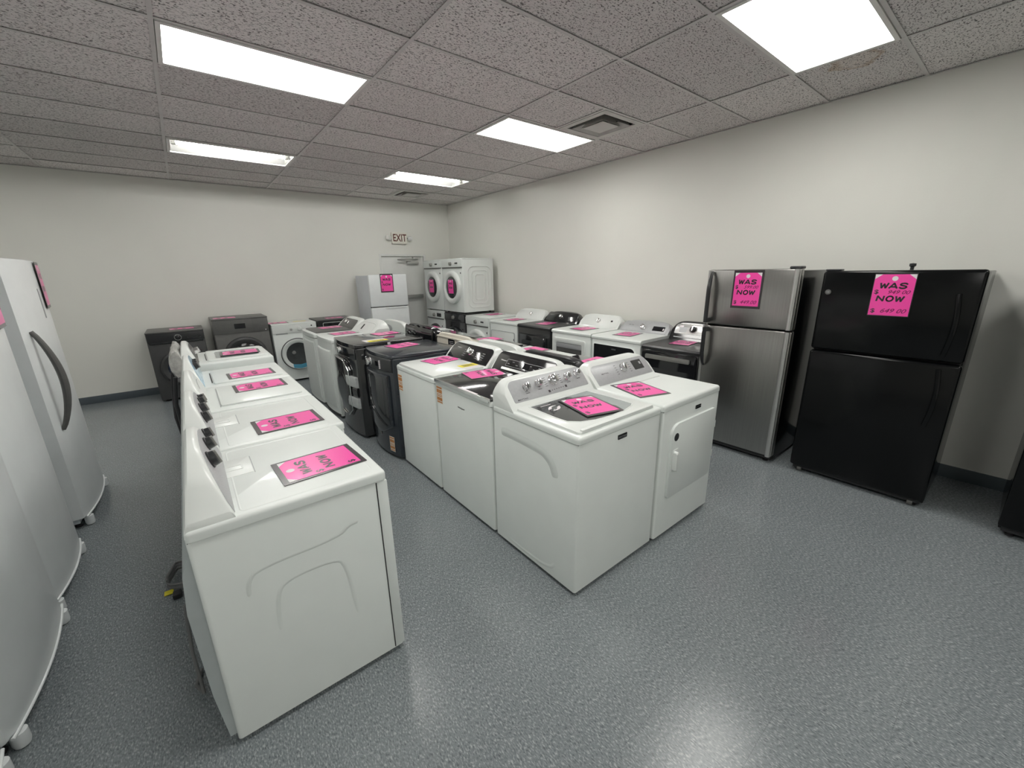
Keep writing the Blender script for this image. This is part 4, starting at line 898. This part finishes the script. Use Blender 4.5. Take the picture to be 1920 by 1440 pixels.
# stainless
w, d = .735, .80
t, D = fridge('stainless steel top-freezer refrigerator with black handles', 3.69+d/2, .105, R_, w, d, 1.68, 1.186, 'stainless', 'black_fridge', 'refrigerators on the right wall', kick=.06)
Ff = FRONT(d)
for i, (v0, v1) in enumerate(((.80, 1.165), (1.21, 1.665))):
    n_ = 14; pts = []
    for k in range(n_+1):
        q = k/n_; e = math.sin(PI*min(1, q if i == 0 else 1-q)*.5) if True else 0
        s = (q if i == 0 else 1-q); pts.append((-w/2+.045, v0+(v1-v0)*q, .012+.05*min(1, s*3)**.6*1.0))
    rads = [.010+.008*min(1, (k/n_ if i == 0 else 1-k/n_)*4) for k in range(n_+1)]
    obj('door_handle', [tube(pts, rads, 10, Ff), plate(Ff, rr(-w/2+.045, v1-.02 if i == 0 else v0+.02, .03, .04, .006), 0, .07, .005)], 'black_satin', D[i], label='black curved plastic handle')
for i, (v0, v1) in enumerate(((.066, 1.178), (1.194, 1.678))):
    obj('edge_trim', [tube([(w/2-.028, v0, .008), (w/2-.028, v1, .008)], .020, 14, Ff)], 'silver', D[i]); obj('edge_trim', [tube([(-w/2+.012, v0, .0), (-w/2+.012, v1, .0)], .012, 12, Ff)], 'silver', D[i])
obj('hinge_cap', bx(w/2-.09, w/2-.005, -d/2+.0, -d/2+.10, 1.68, 1.70, .008), 'black_satin', t)
sign((3.686, .124, 1.512), R_, 'pink price sign on the freezer door of the steel refrigerator', True, True, '599.00', '449.00', where='price signs on refrigerators')
# black
w, d = .835, .78
t, D = fridge('black top-freezer refrigerator on the right wall', 3.715+d/2, -.815, R_, w, d, 1.66, 1.062, 'black_fridge', 'black_fridge', 'refrigerators on the right wall', kick=.05, bev=.02)
Ff = FRONT(d)
obj('emblem', lathe(Ff, -w/2+.05, 1.505, [(.019, 0), (.019, .003), (.016, .004), (0, .004)], 24), 'graphite', D[1]); obj('emblem_mark', text_bm(Ff, 'GE', -w/2+.05, 1.505, .017, .0046, 1, .0), 'grey_panel', D[1])
obj('door_handle', [tube([(w/2-.10+.02*math.sin(PI*q), 1.11+.40*q, .016+.028*math.sin(PI*q)) for q in [k/12 for k in range(13)]], .013, 10, Ff)], 'black_fridge', D[1])
obj('door_handle', [tube([(w/2-.10+.02*math.sin(PI*q), .62+.40*q, .016+.028*math.sin(PI*q)) for q in [k/12 for k in range(13)]], .013, 10, Ff)], 'black_fridge', D[0])
obj('hinge_cap', bx(-w/2+.005, -w/2+.10, -d/2+.02, -d/2+.11, 1.66, 1.672, .005), 'black_satin', t); obj('hinge_bolt', [lathe(TOP(1.66), .055, -d/2+.10, [(.010, 0), (.010, .02), (.018, .026), (.018, .042), (0, .046)], 12)], 'black_satin', t)
for sx in (-1, 1): obj('roller', lathe(FR((sx*(w/2-.07), -d/2+.04, .02), x=(0, -1, 0), v=(0, 0, 1)), 0, 0, [(.0, -.015), (.02, -.015), (.02, .015), (0, .015)], 14), 'graphite', t)
sign((3.713, -.813, 1.493), R_, 'pink price sign marked 949 and 649 on the black refrigerator', True, False, '949 00', '649 00', where='price signs on refrigerators')
# black one at the right edge
w, d = .76, .76
t, D = fridge('black refrigerator cut off at the right edge of the picture', 3.70+d/2, -1.575-w/2, R_, w, d, 1.70, 1.15, 'black_fridge', 'black_fridge', 'refrigerators on the right wall', kick=.06)
Ff = FRONT(d); obj('door_handle', tube([(w/2-.06, .62+.4*q, .016+.03*math.sin(PI*q)) for q in [k/10 for k in range(11)]], .013, 10, Ff), 'black_satin', D[0])
# white one by the exit door
w, d = .705, .70
t, D = fridge('white top-freezer refrigerator standing before the exit door', 2.43+w/2, 5.80+d/2, 0, w, d, 1.69, 1.125, 'fridge_white', 'fridge_side', None, kick=.08, bev=.018)
Ff = FRONT(d); obj('grip_recess', plate(Ff, rr(0, 1.13, w-.03, .012), -.03, -.012), 'seam', t); obj('lower_grip', plate(Ff, rr(.10, 1.10, .40, .018, .006), -.002, .010, .004), 'fridge_white', D[0])
sign((2.75, 5.797, 1.54), 0, 'pink price sign on the white refrigerator by the exit door', True, True, where='price signs on refrigerators')

# white fridges along the left, bowed doors, facing +X
GF = 'white refrigerators along the left side'
def bow_door(w, d, b, z0, z1, dt, n=16, x0=None, x1=None):
    x0 = -w/2 if x0 is None else x0; x1 = w/2 if x1 is None else x1; secs = []
    for i in range(n+1):
        x = x0+(x1-x0)*i/n; s = 2*x/w; yf = -d/2-b*(1-s*s); r = .012
        if i in (0, n): yf += .012
        zt, zb = z1, z0; yb = -d/2+dt
        secs.append([(x, yb, zb), (x, yf+r, zb), (x, yf+r*.3, zb+r*.3), (x, yf, zb+r), (x, yf, zt-r), (x, yf+r*.3, zt-r*.3), (x, yf+r, zt), (x, yb, zt)])
    return loft(secs)
def left_fridge(label, y0, y1, xf, h, gap=None, d=.80, dt=.09, b=.035, kick=.075):
    w = y1-y0; t = thing('refrigerator', label, 'refrigerator', (xf-b-d/2, (y0+y1)/2, 0), PI/2, GF)
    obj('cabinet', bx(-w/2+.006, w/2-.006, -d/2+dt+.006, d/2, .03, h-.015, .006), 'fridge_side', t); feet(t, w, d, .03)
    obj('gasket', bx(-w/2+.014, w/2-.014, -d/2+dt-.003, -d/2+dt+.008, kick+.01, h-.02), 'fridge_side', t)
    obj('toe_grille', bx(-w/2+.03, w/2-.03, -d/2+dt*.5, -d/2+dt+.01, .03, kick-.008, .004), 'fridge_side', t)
    D = []
    if gap: D = [obj('door', bow_door(w, d, b, kick, gap-.004, dt), 'fridge_white', t), obj('door', bow_door(w, d, b, gap+.004, h, dt), 'fridge_white', t)]
    else: D = [obj('door', bow_door(w, d, b, kick, h, dt), 'fridge_white', t)]
    for sx in (-1, 1): obj('leg_cover', lathe(TOP(0), sx*(w/2-.05), -d/2+.0, [(0, .005), (.022, .005), (.026, .02), (.026, kick-.006), (0, kick-.006)], 16), 'fridge_white', t)
    obj('bottom_trim', [tube([(w/2*s*.995, -d/2-b*(1-s*s)-.001, kick+.006) for s in [-1+k/8 for k in range(17)]], .006, 8)], 'fridge_white', D[0])
    return t, w, d, D
t, w, d, D = left_fridge('white refrigerator with a dark curved handle, farthest of the left ones', 2.44, 3.24, -.915, 1.835)
def bowp(x, z, o, w=w, d=d, b=.035): s = 2*x/w; return (x, -d/2-b*(1-s*s)-o, z)
hp = [bowp(-w/2+.07, 1.385-.665*q, .004+.075*math.sin(PI*q)**.8) for q in [k/20 for k in range(21)]]
obj('door_handle', tube(hp, [.013+.008*math.sin(PI*k/20) for k in range(21)], 10), 'graphite', D[0], label='dark grey curved bar handle')
obj('grip_slot', plate(FR((0, -d/2-.0345, 0)), rr(.037, 1.545, .014, .20, .004), -.003, .004, .001), 'grey_panel', D[0])
sign((-.922, 3.09, 1.665), PI/2+.108, 'pink price sign at the far top corner of the handled white refrigerator', True, True, where='price signs on refrigerators')
t, w, d, D = left_fridge('white refrigerator second along the left, pink sign at its far edge', 1.42, 2.12, -.91, 1.80)
sign((-.9175, 1.985, 1.62), PI/2+.125, 'pink price sign cut by the left edge of the picture', True, True, where='price signs on refrigerators')
t, w, d, D = left_fridge('white refrigerator nearest but one at the left edge, curved lower rim', .585, 1.40, -.88, 1.78)
obj('emblem', plate(FR((0, -d/2-.033, 0)), rr(.20, 1.0, .035, .012, .003), 0, .003), 'graphite', D[0])
t, w, d, D = left_fridge('white refrigerator in the lower left corner, nearest to the camera', -.22, .565, -.90, 1.76)
